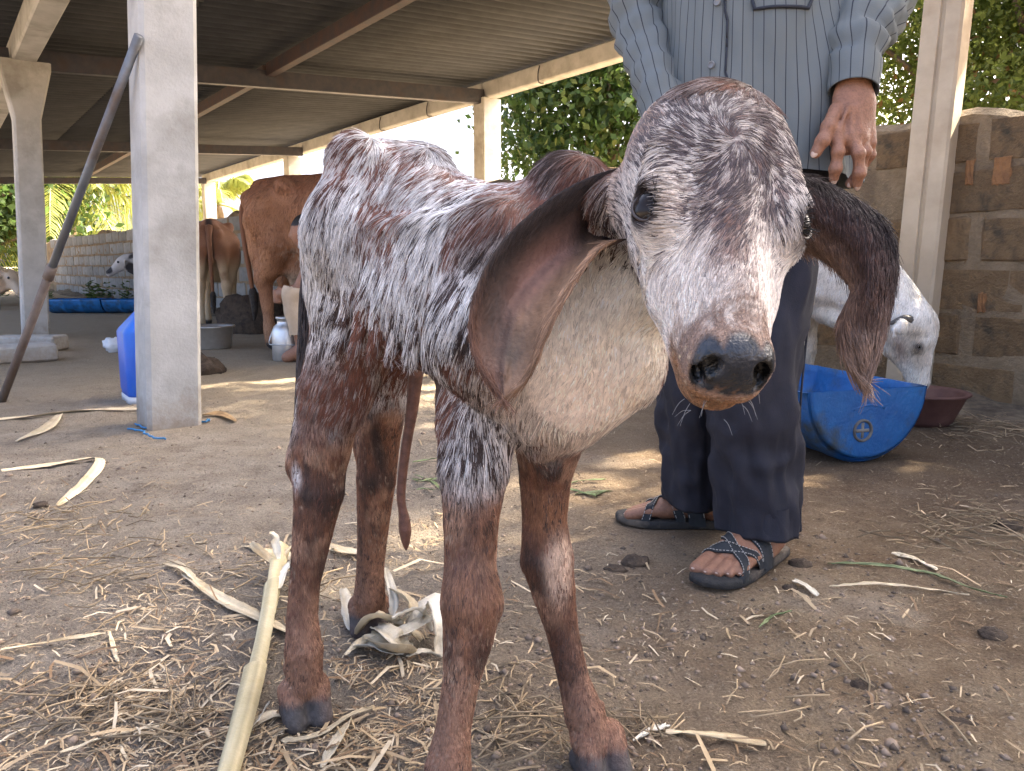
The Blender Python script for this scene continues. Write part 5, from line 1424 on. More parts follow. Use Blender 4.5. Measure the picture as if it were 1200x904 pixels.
# ================================================================== troughs, pails, pipe
M_blue = mat('blue_plastic', (.012, .125, .36), (.018, .17, .45), 7, .5, .25, 40, c3=(.022, .06, .10), scale3=9)
M_bluew = mat('worn_blue_plastic', (.008, .085, .27), (.014, .13, .36), 9, .5, .4, 60, c3=(.045, .06, .065), scale3=7)
def half_drum(name, label, loc, rz, r, L, m, group=None, bung=True, tilt=0.0):
    o = empty(name, loc, rz); tag(o, label, 'trough', group)
    mb = MB(); n = 28; th = .006
    a = np.linspace(math.pi, 2 * math.pi, n)
    def prof(rr): return np.stack([np.zeros(n), np.cos(a) * rr, np.sin(a) * rr + r], 1)
    rings = []
    for x, rr in ((0, r * .965), (.012, r), (.05, r), (.06, r * .985), (.10, r * .985), (L * .32, r * .985), (L * .33, r * 1.012), (L * .36, r * 1.012), (L * .37, r * .985), (L * .64, r * .985), (L * .65, r * 1.012), (L * .68, r * 1.012), (L * .69, r * .985), (L - .05, r * .985), (L - .012, r), (L, r * .965)):
        q = prof(rr); q[:, 0] = x; rings.append(q)
    inn = [q * [1, 1, 1] + 0 for q in rings]
    for q in inn:
        c = np.array([q[0, 0], 0, r]); q[:, 1:] = c[1:] + (q[:, 1:] - c[1:]) * (1 - th / r)
    V = np.concatenate([np.concatenate(rings), np.concatenate(inn)]); k = len(rings); N_ = k * n; F = []
    for i in range(k - 1):
        for j in range(n - 1):
            b = i * n + j; F += [[b, b + n, b + n + 1, b + 1], [N_ + b, N_ + b + 1, N_ + b + n + 1, N_ + b + n]]
        for j in (0, n - 1):
            b = i * n + j; F.append([b, N_ + b, N_ + b + n, b + n])
    mb.add(V, F); mb.build('shell', m, o)
    for x0, sg in ((0, -1), (L, 1)):                        # end caps with a raised rim and a dished face
        cp = MB(); R_ = []
        for x, rr in ((0, .965), (-.010, .965), (-.014, .95), (-.010, .925), (.008, .915), (.010, .88), (.008, .5), (.008, .02)):
            q = prof(r * rr); q[:, 0] = x0 + x * -sg * -1 if sg < 0 else x0 - x; q[:, 2] = np.minimum(q[:, 2], r)
            R_.append(q)
        cp.loft(R_, cap=False, closed=False)
        q = [p + [(-sg) * .012, 0, 0] for p in R_]; cp.loft(q, cap=False, closed=False)
        cp.build('end_cap', m, o)
    if bung:
        ring = MB(); cy, cz = .02, r * .46
        ring.loft([[np.array([x, cy + .033 * rr * math.cos(t), cz + .033 * rr * math.sin(t)]) for t in np.arange(24) * math.pi / 12] for x, rr in ((.012, 1.05), (-.012, 1.0), (-.016, .92), (-.012, .78), (-.004, .76), (-.004, .02))])
        b = ring.build('bung', mat('bung_plastic', (.16, .15, .13), (.09, .085, .08), 30, .6), o)
        cr = MB(); cr.box((-.0075, cy, cz), (.006, .044, .009)); cr.box((-.007, cy, cz), (.005, .009, .044)); cr.build('bung_cross', mat('bung_rib', (.22, .21, .19), None, rough=.6), b)
        gr = MB(); pts = [np.array([-.001, -.055 + .11 * t, r * .74 + .012 * math.sin(math.pi * t)]) for t in np.linspace(0, 1, 9)]
        gr.tube(np.array(pts), .008, 7); gr.build('grip_ridge', m, o)
        dk = MB(); dk.box((.004, 0, r * .705), (.006, .10, .016)); dk.build('grip_shade', mat('shaded_blue', (.006, .05, .15), None, rough=.6), o)  # solid strip, darker blue painted in for the shade of the grip
    return o
q0 = G(1012, 543); ax_ = nz(np.array([-.30, .95, 0]))
half_drum('feed_trough', 'blue half drum trough with a round bung, lying beside the person', q0, yaw_of(ax_), .215, .72, M_bluew)
qa = G(70, 367)
half_drum('water_trough', 'blue half drum trough by the far wall, the one nearer the slabs', G(62, 367), .06, .17, .62, M_blue, None, False)
half_drum('water_trough', 'blue half drum trough by the far wall, the one nearer the weeds', G(62, 367) + np.array([.66, .035, 0]), .04, .165, .62, M_blue, None, False)
# brown feed basin
M_bas = mat('brown_basin', (.085, .035, .028), (.13, .06, .045), 12, .7, .3, 50)
bo = empty('feed_basin', G(1098, 503) + np.array([0, .12, 0])); tag(bo, 'round reddish brown rubber basin on the ground behind the blue trough', 'basin')
mb = MB(); mb.loft([[np.array([rr * math.cos(t), rr * math.sin(t), z]) for t in np.arange(36) * math.pi / 18] for rr, z in ((.02, .0), (.10, .0), (.11, .015), (.145, .10), (.158, .108), (.160, .114), (.154, .117), (.140, .108), (.105, .022), (.02, .018))]); mb.build('bowl', M_bas, bo)
mb = MB(); mb.loft([[np.array([rr * math.cos(t), rr * math.sin(t), z + .01 * math.sin(3 * t)]) for t in np.arange(24) * math.pi / 12] for rr, z in ((.118, .06), (.07, .07), (.02, .074))], cap=True); mb.build('feed', M_litter, bo)
# steel pail and milk can
M_inox = mat('steel', (.70, .70, .68), (.58, .58, .56), 20, .38, .1, 40, metal=.85)
def pail(name, label, loc, r0, r1, h, cat):
    o = empty(name, loc); tag(o, label, cat)
    mb = MB(); mb.loft([[np.array([rr * math.cos(t), rr * math.sin(t), z]) for t in np.arange(32) * math.pi / 16] for rr, z in ((.01, .004), (r0 * .95, .0), (r0, .012), (r1, h), (r1 + .012, h + .004), (r1 + .010, h + .012), (r1 - .004, h + .006), (r0 - .006, .016), (.01, .012))]); mb.build('vessel', M_inox, o)
    return o
pail('steel_basin', 'wide steel basin on the ground under the small cream legged cow', G(248, 408), .13, .15, .145, 'basin')
mc = empty('milk_can', np.array([(336 - 600) / 900 * 4.6, 4.6, 0.0])); tag(mc, 'shiny milk can set under the udder beside the milker', 'milk can')
MB().loft([[np.array([rr * math.cos(t), rr * math.sin(t), z]) for t in np.arange(28) * math.pi / 14] for rr, z in ((.01, 0), (.085, 0), (.09, .01), (.09, .17), (.075, .205), (.055, .222), (.055, .245), (.062, .25), (.062, .262), (.05, .262), (.045, .21))]).build('vessel', M_inox, mc)
MB().tube(smooth_path([(-.088, 0, .17), (-.10, -.03, .11), (-.06, -.085, .10), (.06, -.085, .10), (.10, -.03, .11), (.088, 0, .17)], 5), .004, 6).build('handle', M_inox, mc)
# blue plastic can behind the pillar
bc = empty('plastic_can', G(172, 472) + np.array([0, .10, 0]), .62); tag(bc, 'bright blue plastic can with white base standing behind the near pillar', 'can')
def rrect(w, d, z, b=.05, n=6):
    out = []
    for cx, cy, a0 in ((w - b, d - b, 0), (-w + b, d - b, 90), (-w + b, -d + b, 180), (w - b, -d + b, 270)):
        for t in range(n): a = math.radians(a0 + 90 * t / (n - 1)); out.append(np.array([cx + b * math.cos(a), cy + b * math.sin(a), z]))
    return out
M_can = mat('royal_blue_plastic', (.012, .10, .55), (.02, .14, .62), 6, .42, .15, 30, c3=(.05, .16, .45), scale3=5)
MB().loft([rrect(.125, .11, z, .04) for z in (.03, .04)] + [rrect(.128, .113, .05, .04), rrect(.128, .113, .29, .04), rrect(.120, .105, .305, .04), rrect(.06, .055, .375, .03), rrect(.045, .045, .385, .03)]).build('body', M_can, bc)
MB().loft([rrect(.127, .112, z, .04) for z in (.0, .028)]).build('base', mat('white_base', (.62, .64, .66), (.5, .52, .55), 9, .6), bc)
MB().loft([[np.array([rr * math.cos(t), rr * math.sin(t), z]) for t in np.arange(20) * math.pi / 10] for rr, z in ((.035, .38), (.035, .42), (.028, .425))]).build('cap', M_can, bc)
# crumpled white bag
wb = MB(); th = np.linspace(0, math.pi, 15)[1:-1]; ph = np.arange(26) * 2 * math.pi / 26
R_ = []
for t in th:
    d = np.stack([np.sin(t) * np.cos(ph), np.sin(t) * np.sin(ph), np.full(26, np.cos(t))], 1); k = 1 + .9 * (fbm(d, 3.0, 31, 3) - .5)
    R_.append(d * k[:, None] * [.075, .05, .05] + [0, 0, .045])
wb.loft(R_); tag(wb.build('plastic_bag', mat('white_film', (.75, .76, .76), (.62, .64, .66), 20, .4), None, loc=G(133, 413) + np.array([0, .03, 0])), 'crumpled white plastic bag lying beside the blue can', 'plastic bag')
# leaning iron pipe
pt, pe = P(163, 42, 2.60), G(2, 470); dd_ = nz(pt - pe)
po = empty('iron_pipe', pe); tag(po, 'grey iron pipe leaning against the near concrete pillar', 'pipe')
M_pipe = mat('galvanised_pipe', (.13, .15, .17), (.20, .22, .24), 10, .5, .15, 60, c3=(.12, .085, .06), scale3=3, metal=.5)
M_pipe2 = mat('rusty_pipe', (.12, .085, .065), (.19, .15, .12), 10, .7, .3, 60)
Lp = np.linalg.norm(pt - pe)
MB().tube(np.array([dd_ * 0 - dd_ * .05, dd_ * Lp * .42]),   .0165, 14).build('lower_tube', M_pipe2, po)
MB().tube(np.array([dd_ * Lp * .425, dd_ * Lp]), .0150, 14).build('upper_tube', M_pipe, po)
MB().tube(np.array([dd_ * Lp * .40, dd_ * Lp * .435]), .0195, 14).build('collar', M_pipe2, po)
# concrete plinth slabs by the second pillar
def slab(label, c, d, rz):
    o = empty('concrete_slab', c, rz); tag(o, label, 'slab', None)
    MB().box((0, 0, d[2] / 2), d, bev=.012).build('block_slab', M_conc, o, smooth=False)
slab('low concrete slab under the leaning pipe', G(8, 425), (.50, .22, .10), .75)
slab('low concrete slab against the foot of the pillar behind the pipe', G(42, 413) + np.array([-.1, .1, 0]), (.42, .20, .10), .05)
# blue twine at the foot of the pillar
M_tw = mat('blue_twine', (.03, .16, .36), (.05, .22, .42), 30, .7)
for pts_, lb in ((((158, 500), (178, 504), (205, 499), (238, 497), (246, 494)), 'strand of blue twine round the near pillar foot'), (((150, 505), (166, 508), (176, 514), (196, 517)), 'loose blue twine end on the dirt before the near pillar')):
    q = smooth_path([G(*p) + np.array([0, 0, .008]) for p in pts_], 6); q[:, :2] += RNG.normal(0, .006, (len(q), 2))
    tag(MB().tube(q, .0035, 5).build('twine', M_tw), lb, 'twine')

# ================================================================== milker crouching by the brown cow
mk0 = np.array([(382 - 600) / 900 * 4.62, 4.62, 0.0]); mk = empty('person', mk0)
tag(mk, 'person squatting in pale cloth milking the brown cow', 'person')
f = Field((-.45, -.5, .0), (.55, .5, 1.05), .011)
f.chain([(.08, 0, .22), (.02, 0, .45), (-.04, 0, .60)], [.13, .12, .10], .06); f.ell((-.10, -.01, .76), (.085, .075, .105), None, .03); f.cone((-.05, 0, .62), (-.09, 0, .70), .06, .05, .03)
f.cone((-.18, 0, .755), (-.19, 0, .735), .014, .018, .015)
for s in (-1, 1):
    f.chain([(.08, s * .09, .20), (-.13, s * .15, .38), (-.10, s * .13, .08), (-.20, s * .14, .03)], [.085, .062, .045, .035], .03)
    f.chain([(-.02, s * .16, .58), (-.10, s * .18, .42), (-.24, s * .06, .40)], [.052, .042, .032], .03)
    for i in range(4): f.chain([(-.24, s * .06 + .0, .41 - .02 * i), (-.285, s * .05, .415 - .021 * i), (-.29, s * .02, .41 - .021 * i)], [.013, .012, .011], .006)
    f.chain([(-.24, s * .05, .42), (-.265, s * .02, .435), (-.28, s * .01, .42)], [.014, .012, .01], .008)
    f.ell((-.10 , s * .088, .76), (.02, .01, .03), None, .01)
V, F = f.mesh(); V = relax(V, F, 2, .4); c = skin_cols(V, 12)
c[(V[:, 2] > .79) | ((V[:, 0] > -.08) & (V[:, 2] > .70))] = (.015, .012, .01)
me = mesh_data('body', V, F, True, c); add_rough(me, np.full(len(V), .55)); obj('body', me, M_body, mk)
N_ = vnormals(V, F); keep = ((V[:, 2] < .62) & (V[:, 0] > -.06) & (V[:, 2] > .12)) | ((V[:, 2] > .16) & (V[:, 2] < .46) & (V[:, 0] > -.20) & (V[:, 2] < .44 - .0 * V[:, 0]) & (np.abs(V[:, 1]) < .24) & (V[:, 0] > -.19))
fk = keep[F].all(1); used = np.unique(F[fk]); mp = -np.ones(len(V), int); mp[used] = np.arange(len(used))
Vc = V[used] + N_[used] * (.014 + .014 * (fbm(V[used], 14, 3, 2)))[:, None]
obj('wrap_cloth', mesh_data('wrap_cloth', Vc, mp[F[fk]], True), mat('pale_cloth', (.62, .50, .36), (.50, .38, .26), 10, .9, .4, 60), mk)

# ================================================================== dung, litter, maize leavings
M_dung = mat('dung', (.040, .028, .020), (.10, .07, .045), 25, .95, .9, 90)
def lump(name, label, c, r, seed, cat='dung', m=None, kind=None):
    th = np.linspace(.12, math.pi * .62, 9); ph = np.arange(22) * 2 * math.pi / 22; R_ = []
    for t in th:
        d = np.stack([np.sin(t) * np.cos(ph), np.sin(t) * np.sin(ph), np.full(22, np.cos(t))], 1); k = 1 + .75 * (fbm(d, 2.6, seed, 3) - .5)
        R_.append(d * k[:, None] * np.asarray(r))
    o = MB().loft(R_[::-1]).build(name, m or M_dung, None, loc=c); tag(o, label, cat, None, kind); return o
lump('dung_heap', 'small dark dung heap beside the near pillar and steel basin', G(238, 440) + np.array([-.05, .08, 0]), (.13, .16, .10), 3, 'dung')
lump('dung_heap', 'dark speckled heap lying under the wall behind the brown cow', G(283, 393) + np.array([.0, .3, 0]), (.32, .22, .30), 8, 'dung')
for i, (x, y, r, lb) in enumerate(((745, 660, .028, 'dung clod with crumbs in front of the sandal toes'), (722, 668, .020, 'small round clod beside the cracked dung lump'), (938, 662, .022, 'dark clod behind the heel of the front sandal'), (925, 690, .014, 'tiny dark clod below the sandal heel'), (1180, 617, .03, 'flat dark dung cake near the wall litter'), (1165, 745, .022, 'dark twig shaped dung on bare dirt before the wall'),
        (48, 592, .018, 'dark pellet beside the folded yellow leaf blade'), (395, 365, .03, 'clod on the path by the far troughs'), (1010, 805, .018, 'half buried dark lump on pale dirt'), (1128, 856, .024, 'rounded brown lump on pale dirt'))):
    lump('dung_clod', lb, G(x, y), (r * 1.0, r * .8, r * .5), 20 + i)
mb_ = MB(); rgl = np.random.default_rng(77)
M_straw = mat('straw', (.46, .37, .24), (.60, .50, .35), 30, .75, attr=True)
# dry strips: curled ribbons of maize leaf
RIB_COL = [None]
def ribbon(pts, w, seed, curl=.35, twist=0.0):
    q = smooth_path(pts, 7); n = len(q); rg_ = np.random.default_rng(seed); t = np.linspace(0, 1, n)
    W = w * (np.sin(np.pi * np.clip(t * .9 + .06, 0, 1)) ** .5); V = []
    for i in range(n):
        tg = nz(q[min(i + 1, n - 1)] - q[max(i - 1, 0)]); sd = nz(np.cross(tg, [0, 0, 1.0]) + 1e-6); up = np.cross(sd, tg)
        a = twist * t[i] + .25 * math.sin(6 * t[i] + seed); s2 = sd * math.cos(a) + up * math.sin(a); u2 = np.cross(s2, tg)
        for e in (-1, -.45, 0, .45, 1): V.append(q[i] + s2 * W[i] * .5 * e - u2 * W[i] * curl * (e * e) * -.5 + (rg_.normal(0, .0006, 3)))
    lc = np.random.default_rng(seed).uniform(.62, 1.12, 5); RIB_COL[0] = np.tile(np.tile(lc, n) * np.repeat(.8 + .35 * vnoise(q, 60, seed), 5), 2)[:, None] * np.ones(3)
    V = np.array(V); N5 = n * 5; th = np.array([0, 0, .0009]); VV = np.concatenate([V, V - th]); F = []
    for i in range(n - 1):
        for j in range(4):
            a = i * 5 + j; F += [[a, a + 1, a + 6, a + 5], [N5 + a, N5 + a + 5, N5 + a + 6, N5 + a + 1]]
        a = i * 5; F.append([a, a + 5, N5 + a + 5, N5 + a]); a += 4; F.append([a, N5 + a, N5 + a + 5, a + 5])
    return VV, F
def gp(x, y, z=.006):
    p = G(x, y); zz = float(ground_z(np.array([p[0]]), np.array([p[1]]))[0]); return G(x, y, z + zz)
M_husk = mat('dry_husk', (.62, .50, .31), (.74, .63, .44), 14, .6, .4, 120, c3=(.46, .33, .17), scale3=9, attr=True, var=.14)
M_pale = mat('pale_husk', (.78, .70, .54), (.84, .79, .66), 14, .6, .4, 120, c3=(.55, .46, .31), scale3=9, attr=True, var=.12)
M_green = mat('green_blade', (.12, .17, .06), (.20, .24, .10), 14, .6, attr=True)
def strip(name, label, pts, w, seed, m=None, cat='dry leaf', lift=.0, twist=0.0, zs=None, group=None):
    q = [gp(x, y, (zs[i] if zs else .006 + lift)) for i, (x, y) in enumerate(pts)]
    V, F = ribbon(q, w * .72, seed, .3, twist); return tag(MB().add(V, F, RIB_COL[0]).build(name, m or M_husk, usecol=True), label, cat, group)
strip('maize_leaf', 'broad dry maize leaf crossing behind the stalk foot', [(215, 672), (255, 700), (300, 722), (345, 745)], .030, 2)
strip('maize_leaf', 'torn orange brown leaf scrap at the end of the broad leaf', [(192, 660), (210, 664), (228, 680)], .026, 3)
strip('maize_leaf', 'folded yellow leaf blade bent at its corner', [(2, 552), (55, 546), (108, 538), (116, 545), (95, 570), (68, 592)], .040, 4, twist=.5)
strip('maize_leaf', 'long pale leaf lying across in front of the near pillar', [(0, 492), (45, 488), (100, 482), (165, 480)], .060, 5)
strip('maize_leaf', 'bent leaf stub hanging from the long pale leaf', [(72, 484), (55, 502), (20, 517)], .05, 55)
strip('maize_leaf', 'thin straight straw lying alone on bare dirt', [(0, 762), (60, 752), (124, 742)], .012, 6)
strip('maize_leaf', 'short leaf shred lying beside the thin straight straw', [(128, 740), (133, 760), (138, 775)], .010, 7)
strip('maize_leaf', 'buff leaf behind the near hind hoof', [(330, 645), (370, 640), (420, 648), (455, 642)], .028, 8)
strip('maize_leaf', 'flat buff leaf under the stalk top beside the hind leg', [(285, 640), (330, 652), (372, 656)], .034, 58)
strip('maize_leaf', 'long thin reddish straw parallel to the green blade', [(972, 687), (1020, 684), (1070, 688), (1135, 697)], .010, 9, M_husk)
strip('maize_leaf', 'pale pointed leaf lying near the wall litter', [(1045, 648), (1070, 655), (1098, 668)], .022, 10, M_pale)
strip('maize_leaf', 'pale leaf fragment below the sandal heel', [(930, 680), (945, 688), (958, 698)], .022, 11, M_pale)
strip('maize_leaf', 'flat yellow straw strip beside the far front hoof', [(780, 858), (835, 862), (898, 872)], .018, 12)
strip('maize_leaf', 'frayed straw wisp against the far front hoof', [(742, 868), (765, 855), (785, 850)], .012, 13, M_pale)
strip('maize_leaf', 'curled brown leaf just behind the near front leg', [(378, 900), (395, 868), (412, 842)], .020, 14, twist=.8)
strip('maize_leaf', 'long husk strip curving below the near hind hoof', [(285, 858), (320, 838), (355, 848)], .022, 15, M_husk, twist=.4)
strip('maize_leaf', 'pale twisted husk shred propped beside the maize stalk', [(270, 872), (300, 846), (316, 822)], .012, 16, M_pale, zs=[.006, .012, .03], twist=.7)
strip('maize_leaf', 'straw blade under the hind hoof pointing to the front leg', [(330, 868), (372, 862), (412, 838), (440, 828)], .014, 17)
strip('maize_leaf', 'slim straw among the chaff beside the maize stalk', [(70, 882), (130, 862), (200, 848), (218, 842)], .010, 18)
strip('maize_leaf', 'white leaf shard leaning beside the far hind hoof', [(402, 690), (408, 715), (412, 738)], .030, 19, M_pale, zs=[.045, .02, .006])
strip('maize_leaf', 'brown leaf strip touching the near pillar foot', [(237, 487), (258, 486), (275, 494)], .05, 21, mat('brown_leaf', (.30, .20, .10), (.22, .14, .07), 10, .8, attr=True))
strip('grass_blade', 'long green grass blade trailing toward the wall', [(970, 660), (1030, 662), (1090, 672), (1140, 690), (1180, 700)], .012, 22, M_green, 'grass blade')
strip('grass_blade', 'short bent green blade in front of the sandals', [(890, 735), (905, 722), (928, 716)], .008, 23, M_green, 'grass blade')
for i in range(9):
    x0 = 480 + rgl.uniform(0, 45); y0 = 540 + rgl.uniform(0, 45)
    strip('grass_blade', 'green fodder blade scattered behind the calf legs', [(x0, y0), (x0 + rgl.uniform(5, 25), y0 + rgl.uniform(-6, 6)), (x0 + rgl.uniform(20, 48), y0 + rgl.uniform(-12, 14))], .010, 30 + i, M_green, 'grass blade', group='green fodder blades behind the calf')
for i in range(5):
    x0 = 655 + rgl.uniform(0, 30); y0 = 560 + rgl.uniform(0, 22)
    strip('grass_blade', 'green fodder blade near the toe of the rear sandal', [(x0, y0), (x0 + 15, y0 + rgl.uniform(-4, 4)), (x0 + rgl.uniform(26, 44), y0 + rgl.uniform(-6, 8))], .010, 50 + i, M_green, 'grass blade', group='green fodder blades by the rear sandal')
# maize stalk: jointed cane with sheaths
ms_ = empty('maize_stalk', gp(300, 780, 0)); m0 = np.array(ms_.location); tag(ms_, 'thick pale dry maize stalk with loose leaf sheaths beside the hind leg', 'stalk')
M_stalk = mat('maize_cane', (.52, .44, .24), (.64, .55, .34), 12, .55, .3, 90, c3=(.52, .42, .22), scale3=5, attr=True)
ax0 = [gp(258, 935, .018), gp(272, 890, .018), gp(297, 800, .020), gp(313, 730, .024), gp(322, 680, .030), gp(328, 640, .036)]
sp_ = smooth_path(ax0, 6); rr = np.interp(np.linspace(0, 1, len(sp_)), [0, .3, .6, 1], [.0105, .0105, .0098, .0088])
cs_ = (np.random.default_rng(3).uniform(.6, 1.15, 12)[None, :] * (.75 + .4 * vnoise(sp_, 55, 4))[:, None]).reshape(-1, 1) * np.ones(3)
MB().tube(sp_ - m0, rr * (1 + .10 * (vnoise(sp_, 40, 9) - .5)), 12, col=cs_).build('cane', M_stalk, ms_, usecol=True)
for k_ in (6, 13, 21): MB().tube(np.array([sp_[k_], sp_[k_] * .5 + sp_[k_ + 1] * .5]) - m0, rr[k_] * 1.14, 12, col=(.62, .55, .45)).build('joint', M_stalk, ms_, usecol=True)
def sheath(i0, i1, off, ang, open_=2.2, seed=0):
    q = sp_[i0:i1]; V = []; n = len(q)
    for i, p in enumerate(q):
        tg = nz(sp_[min(i0 + i + 1, len(sp_) - 1)] - sp_[i0 + i - 1]); b = nz(np.cross(tg, [0, 0, 1.0])); u = np.cross(b, tg); t = i / (n - 1)
        for e in np.linspace(-1, 1, 9):
            a = ang + e * open_ * (1 - .45 * t); r = rr[i0 + i] * (1.10 + off * t * t * 2.2 * (.5 + .5 * e * e)); V.append(p + r * (math.cos(a) * b + math.sin(a) * u))
    F = [[i * 9 + j, i * 9 + j + 1, (i + 1) * 9 + j + 1, (i + 1) * 9 + j] for i in range(n - 1) for j in range(8)]
    V = np.array(V); N9 = len(V); V2 = V + RNG.normal(0, .0002, V.shape) + [0, 0, .0012]
    MB().add(np.concatenate([V, V2]) - m0, F + [[N9 + a for a in f_[::-1]] for f_ in F], np.tile(np.tile(np.random.default_rng(i0).uniform(.7, 1.15, 9), n), 2)[:, None] * np.ones(3)).build('sheath', M_stalk, ms_, usecol=True)
sheath(2, 14, .25, 1.6, 2.0, 1); sheath(11, 24, .35, 2.2); sheath(19, 30, .5, 1.0, 2.0, 1)
for i, (pts_, z_) in enumerate(((((326, 668), (306, 648), (294, 636)), (.036, .05, .06)), (((326, 655), (322, 632), (316, 625)), (.05, .075, .09)), (((330, 655), (345, 640), (372, 634)), (.04, .05, .055)), (((327, 690), (336, 668), (345, 655)), (.035, .045, .055)))):
    V, F = ribbon([gp(x, y, z) for (x, y), z in zip(pts_, z_)], .016, 60 + i, .5, .6); MB().add(V - m0, F, RIB_COL[0]).build('leaf_stub', M_pale if i % 2 else M_husk, ms_, usecol=True)
# dried husk bundle between the hind legs
hb_ = empty('husk_bundle', gp(458, 752, 0)); h0 = np.array(hb_.location); tag(hb_, 'pale crumpled maize husk bundle on the ground between the legs', 'husk')
specs = [([(420, 742), (440, 724), (470, 735), (492, 752)], [.01, .045, .03, .01], .030), ([(415, 757), (440, 758), (462, 762), (480, 752)], [.008, .02, .02, .015], .030), ([(455, 740), (462, 710), (452, 665)], [.02, .05, .10], .014), ([(462, 740), (482, 712), (458, 690)], [.02, .06, .08], .022),
         ([(478, 745), (495, 718), (512, 708), (516, 735), (514, 768)], [.02, .05, .065, .04, .006], .034), ([(450, 745), (470, 742), (500, 728), (508, 722)], [.03, .035, .04, .045], .018), ([(432, 745), (455, 762), (485, 765)], [.02, .03, .01], .034), ([(440, 735), (460, 748), (468, 765)], [.03, .045, .012], .030),
         ([(460, 725), (490, 715), (505, 740)], [.05, .06, .01], .016), ([(405, 768), (430, 750), (450, 752)], [.006, .02, .02], .014), ([(476, 770), (498, 764), (518, 771)], [.006, .012, .006], .012)]
for i, (pts_, z_, w_) in enumerate(specs):
    V, F = ribbon([gp(x, y, z) for (x, y), z in zip(pts_, z_)], w_, 80 + i, .55, .5 * (-1) ** i); MB().add(V - h0, F, RIB_COL[0]).build('husk_leaf', M_pale if i % 3 else M_husk, hb_, usecol=True)
# chaff, straw crumbs and grit: uncountable ground litter
def scatter_litter():
    rg_ = np.random.default_rng(5); Vs, Fs, Cs, n = [], [], [], 0
    N0 = 30000
    px_ = rg_.uniform(-150, 1350, N0); py_ = 470 + 500 * rg_.random(N0) ** .8
    dens = np.where(px_ < 520, 1.0, .35) * np.where((py_ > 560) & (px_ < 520), 1.0, .5) * np.where((px_ > 1040) & (py_ < 640), 1.6, 1)
    k = rg_.random(N0) < dens * (.35 + .9 * (fbm(np.stack([px_ / 160, py_ / 90, 0 * px_], 1), 1.0, 3, 2) > .5)); px_, py_ = px_[k], py_[k]
    P0 = np.array([G(a, b) for a, b in zip(px_, py_)]); z0 = ground_z(P0[:, 0], P0[:, 1]); m_ = len(P0)
    a = rg_.uniform(0, 2 * math.pi, m_); L = np.exp(rg_.normal(-4.35, .6, m_)); w = L * rg_.uniform(.02, .085, m_) + .0005; tl = rg_.normal(0, .16, m_)
    d = np.stack([np.cos(a) * np.cos(tl), np.sin(a) * np.cos(tl), np.sin(tl)], 1); s = np.stack([-np.sin(a), np.cos(a), rg_.normal(0, .25, m_)], 1)
    c = P0 + np.stack([0 * z0, 0 * z0, z0 + .002 + np.abs(np.sin(tl)) * L * .5], 1); bend = rg_.normal(0, .05, m_)[:, None] * s * L[:, None] + np.array([0, 0, 1.]) * (rg_.uniform(0, .14, m_) * L)[:, None]
    V = np.stack([c - d * L[:, None] * .5 - s * w[:, None] * .5, c - d * L[:, None] * .5 + s * w[:, None] * .5, c + bend + s * w[:, None] * .6, c + bend - s * w[:, None] * .6, c + d * L[:, None] * .5 + s * w[:, None] * .4, c + d * L[:, None] * .5 - s * w[:, None] * .4], 1)
    F = np.concatenate([np.array([[0, 1, 2, 3], [3, 2, 4, 5]])[None] + 6 * np.arange(m_)[:, None, None]]).reshape(-1, 4)
    t = rg_.random(m_)[:, None]; col = np.where(t < .62, np.array([.80, .72, .62]) * (.65 + .55 * rg_.random((m_, 1))), np.where(t < .85, np.array([.36, .27, .20]) * (.6 + .8 * rg_.random((m_, 1))), np.array([1.05, 1.05, 1.05])))
    tag(obj('chaff', mesh_data('chaff', V.reshape(-1, 3), F, False, np.repeat(col, 6, 0)), M_straw), kind='stuff')
    # grit and crumbs
    N1 = 9000; px_ = rg_.uniform(-120, 1320, N1); py_ = 460 + 500 * rg_.random(N1) ** .9
    P0 = np.array([G(a_, b_) for a_, b_ in zip(px_, py_)]); P0[:, 2] = ground_z(P0[:, 0], P0[:, 1])
    keep = fbm(P0, 5, 9, 2) + .3 * rg_.random(N1) - .10 * (P0[:, 0] > .25) > .58; P0 = P0[keep]; m_ = len(P0)
    base = np.array([[1, 0, 0], [-1, 0, 0], [0, 1, 0], [0, -1, 0], [0, 0, 1], [0, 0, -.4]]); fc = np.array([[0, 2, 4], [2, 1, 4], [1, 3, 4], [3, 0, 4], [2, 0, 5], [1, 2, 5], [3, 1, 5], [0, 3, 5]])
    r = np.exp(rg_.normal(-5.9, .55, m_))
    V = base[None] * (r[:, None] * rg_.uniform(.6, 1.3, (m_, 6)))[..., None] * [1, 1, .7]; a = rg_.uniform(0, 6.28, m_); ca_, sa_ = np.cos(a)[:, None], np.sin(a)[:, None]
    V = np.stack([V[..., 0] * ca_ - V[..., 1] * sa_, V[..., 0] * sa_ + V[..., 1] * ca_, V[..., 2]], -1) + P0[:, None]
    F = (fc[None] + 6 * np.arange(m_)[:, None, None]).reshape(-1, 3)
    col = np.array([.24, .18, .13]) * rg_.uniform(.4, 1.6, (m_, 1))
    tag(obj('dirt_crumbs', mesh_data('dirt_crumbs', V.reshape(-1, 3), F, False, np.repeat(col, 6, 0)), mat('crumb', (1, 1, 1), (.8, .8, .8), 90, .95, attr=True)), kind='stuff')
scatter_litter()
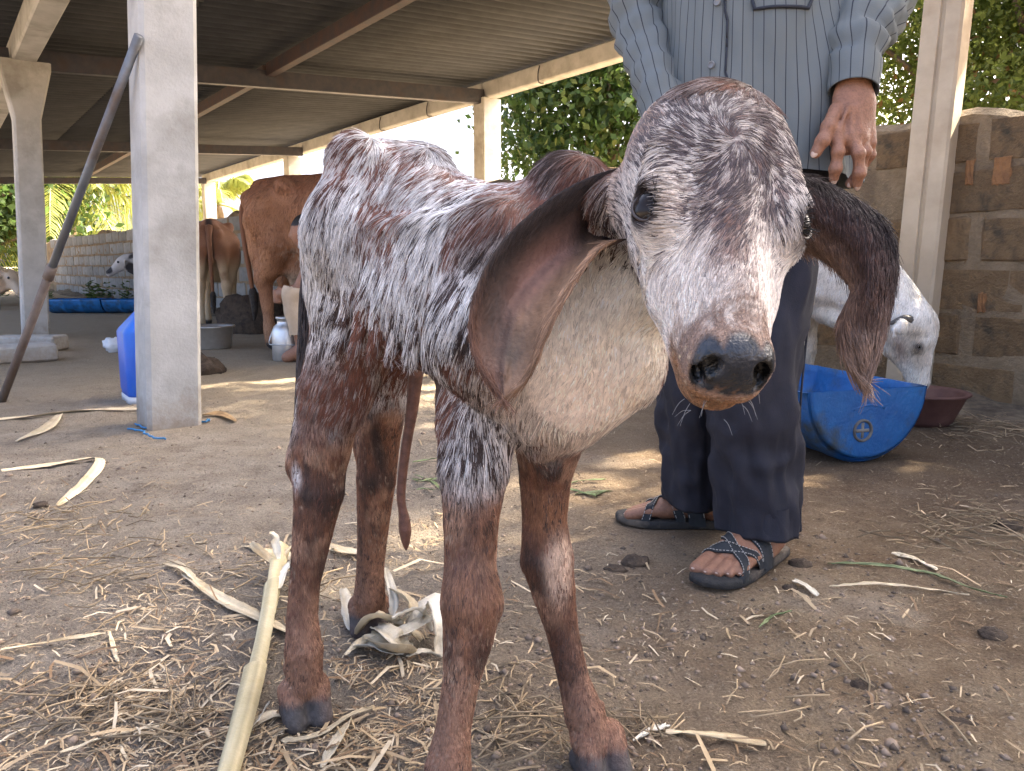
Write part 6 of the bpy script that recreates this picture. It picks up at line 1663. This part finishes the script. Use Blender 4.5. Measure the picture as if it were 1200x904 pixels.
# loose straw spilled before the wall
def straw_patch(cx, cy, sx, sy, n, seed, name='loose_straw'):
    rg_ = np.random.default_rng(seed); mb = MB()
    for i in range(n):
        p = G(cx + rg_.normal(0, sx), cy + rg_.normal(0, sy)); a = rg_.uniform(0, 6.28); L = rg_.uniform(.02, .10); z = rg_.uniform(.004, .02)
        d = np.array([math.cos(a), math.sin(a), rg_.normal(0, .12)]) * L / 2; b = rg_.normal(0, .004, 3)
        mb.tube(np.array([p - d, p + b, p + d]) + [0, 0, z], rg_.uniform(.0006, .0016), 4, col=np.array([.8, .72, .62]) * rg_.uniform(.3, 1.05))
    tag(mb.build(name, M_straw, usecol=True), kind='stuff')
straw_patch(1120, 625, 45, 18, 110, 4); straw_patch(1165, 505, 40, 10, 130, 5); straw_patch(95, 830, 70, 26, 60, 7); straw_patch(210, 850, 60, 30, 50, 17); straw_patch(120, 660, 80, 28, 110, 8); straw_patch(620, 840, 40, 30, 70, 9); straw_patch(770, 862, 16, 8, 22, 10); straw_patch(960, 850, 90, 30, 26, 12); straw_patch(60, 610, 60, 12, 60, 14); straw_patch(330, 690, 40, 14, 40, 15)
# weeds at the wall foot
def weeds(px0, px1, py, n, seed):
    rg_ = np.random.default_rng(seed); V = []; F = []; C = []
    for i in range(n):
        b = G(rg_.uniform(px0, px1), py + rg_.normal(0, 2)); h = rg_.uniform(.10, .34)
        for k in range(8):
            a = rg_.uniform(0, 6.28); d = np.array([math.cos(a), math.sin(a), 0]); c = b + d * .05 + [0, 0, h * rg_.uniform(.2, 1)]; s = np.array([-d[1], d[0], 0]) * .035; m_ = len(V)
            V += [c - d * .05, c + s, c + d * .07 + [0, 0, .03], c - s]; F.append([m_, m_ + 1, m_ + 2, m_ + 3]); C += [np.array([.10, .16, .045]) * rg_.uniform(.6, 1.5)] * 4
    tag(obj('weeds', mesh_data('weeds', np.array(V), F, False, np.array(C)), M_leaf), kind='stuff')
weeds(100, 165, 352, 34, 3); weeds(-30, 60, 352, 30, 4)
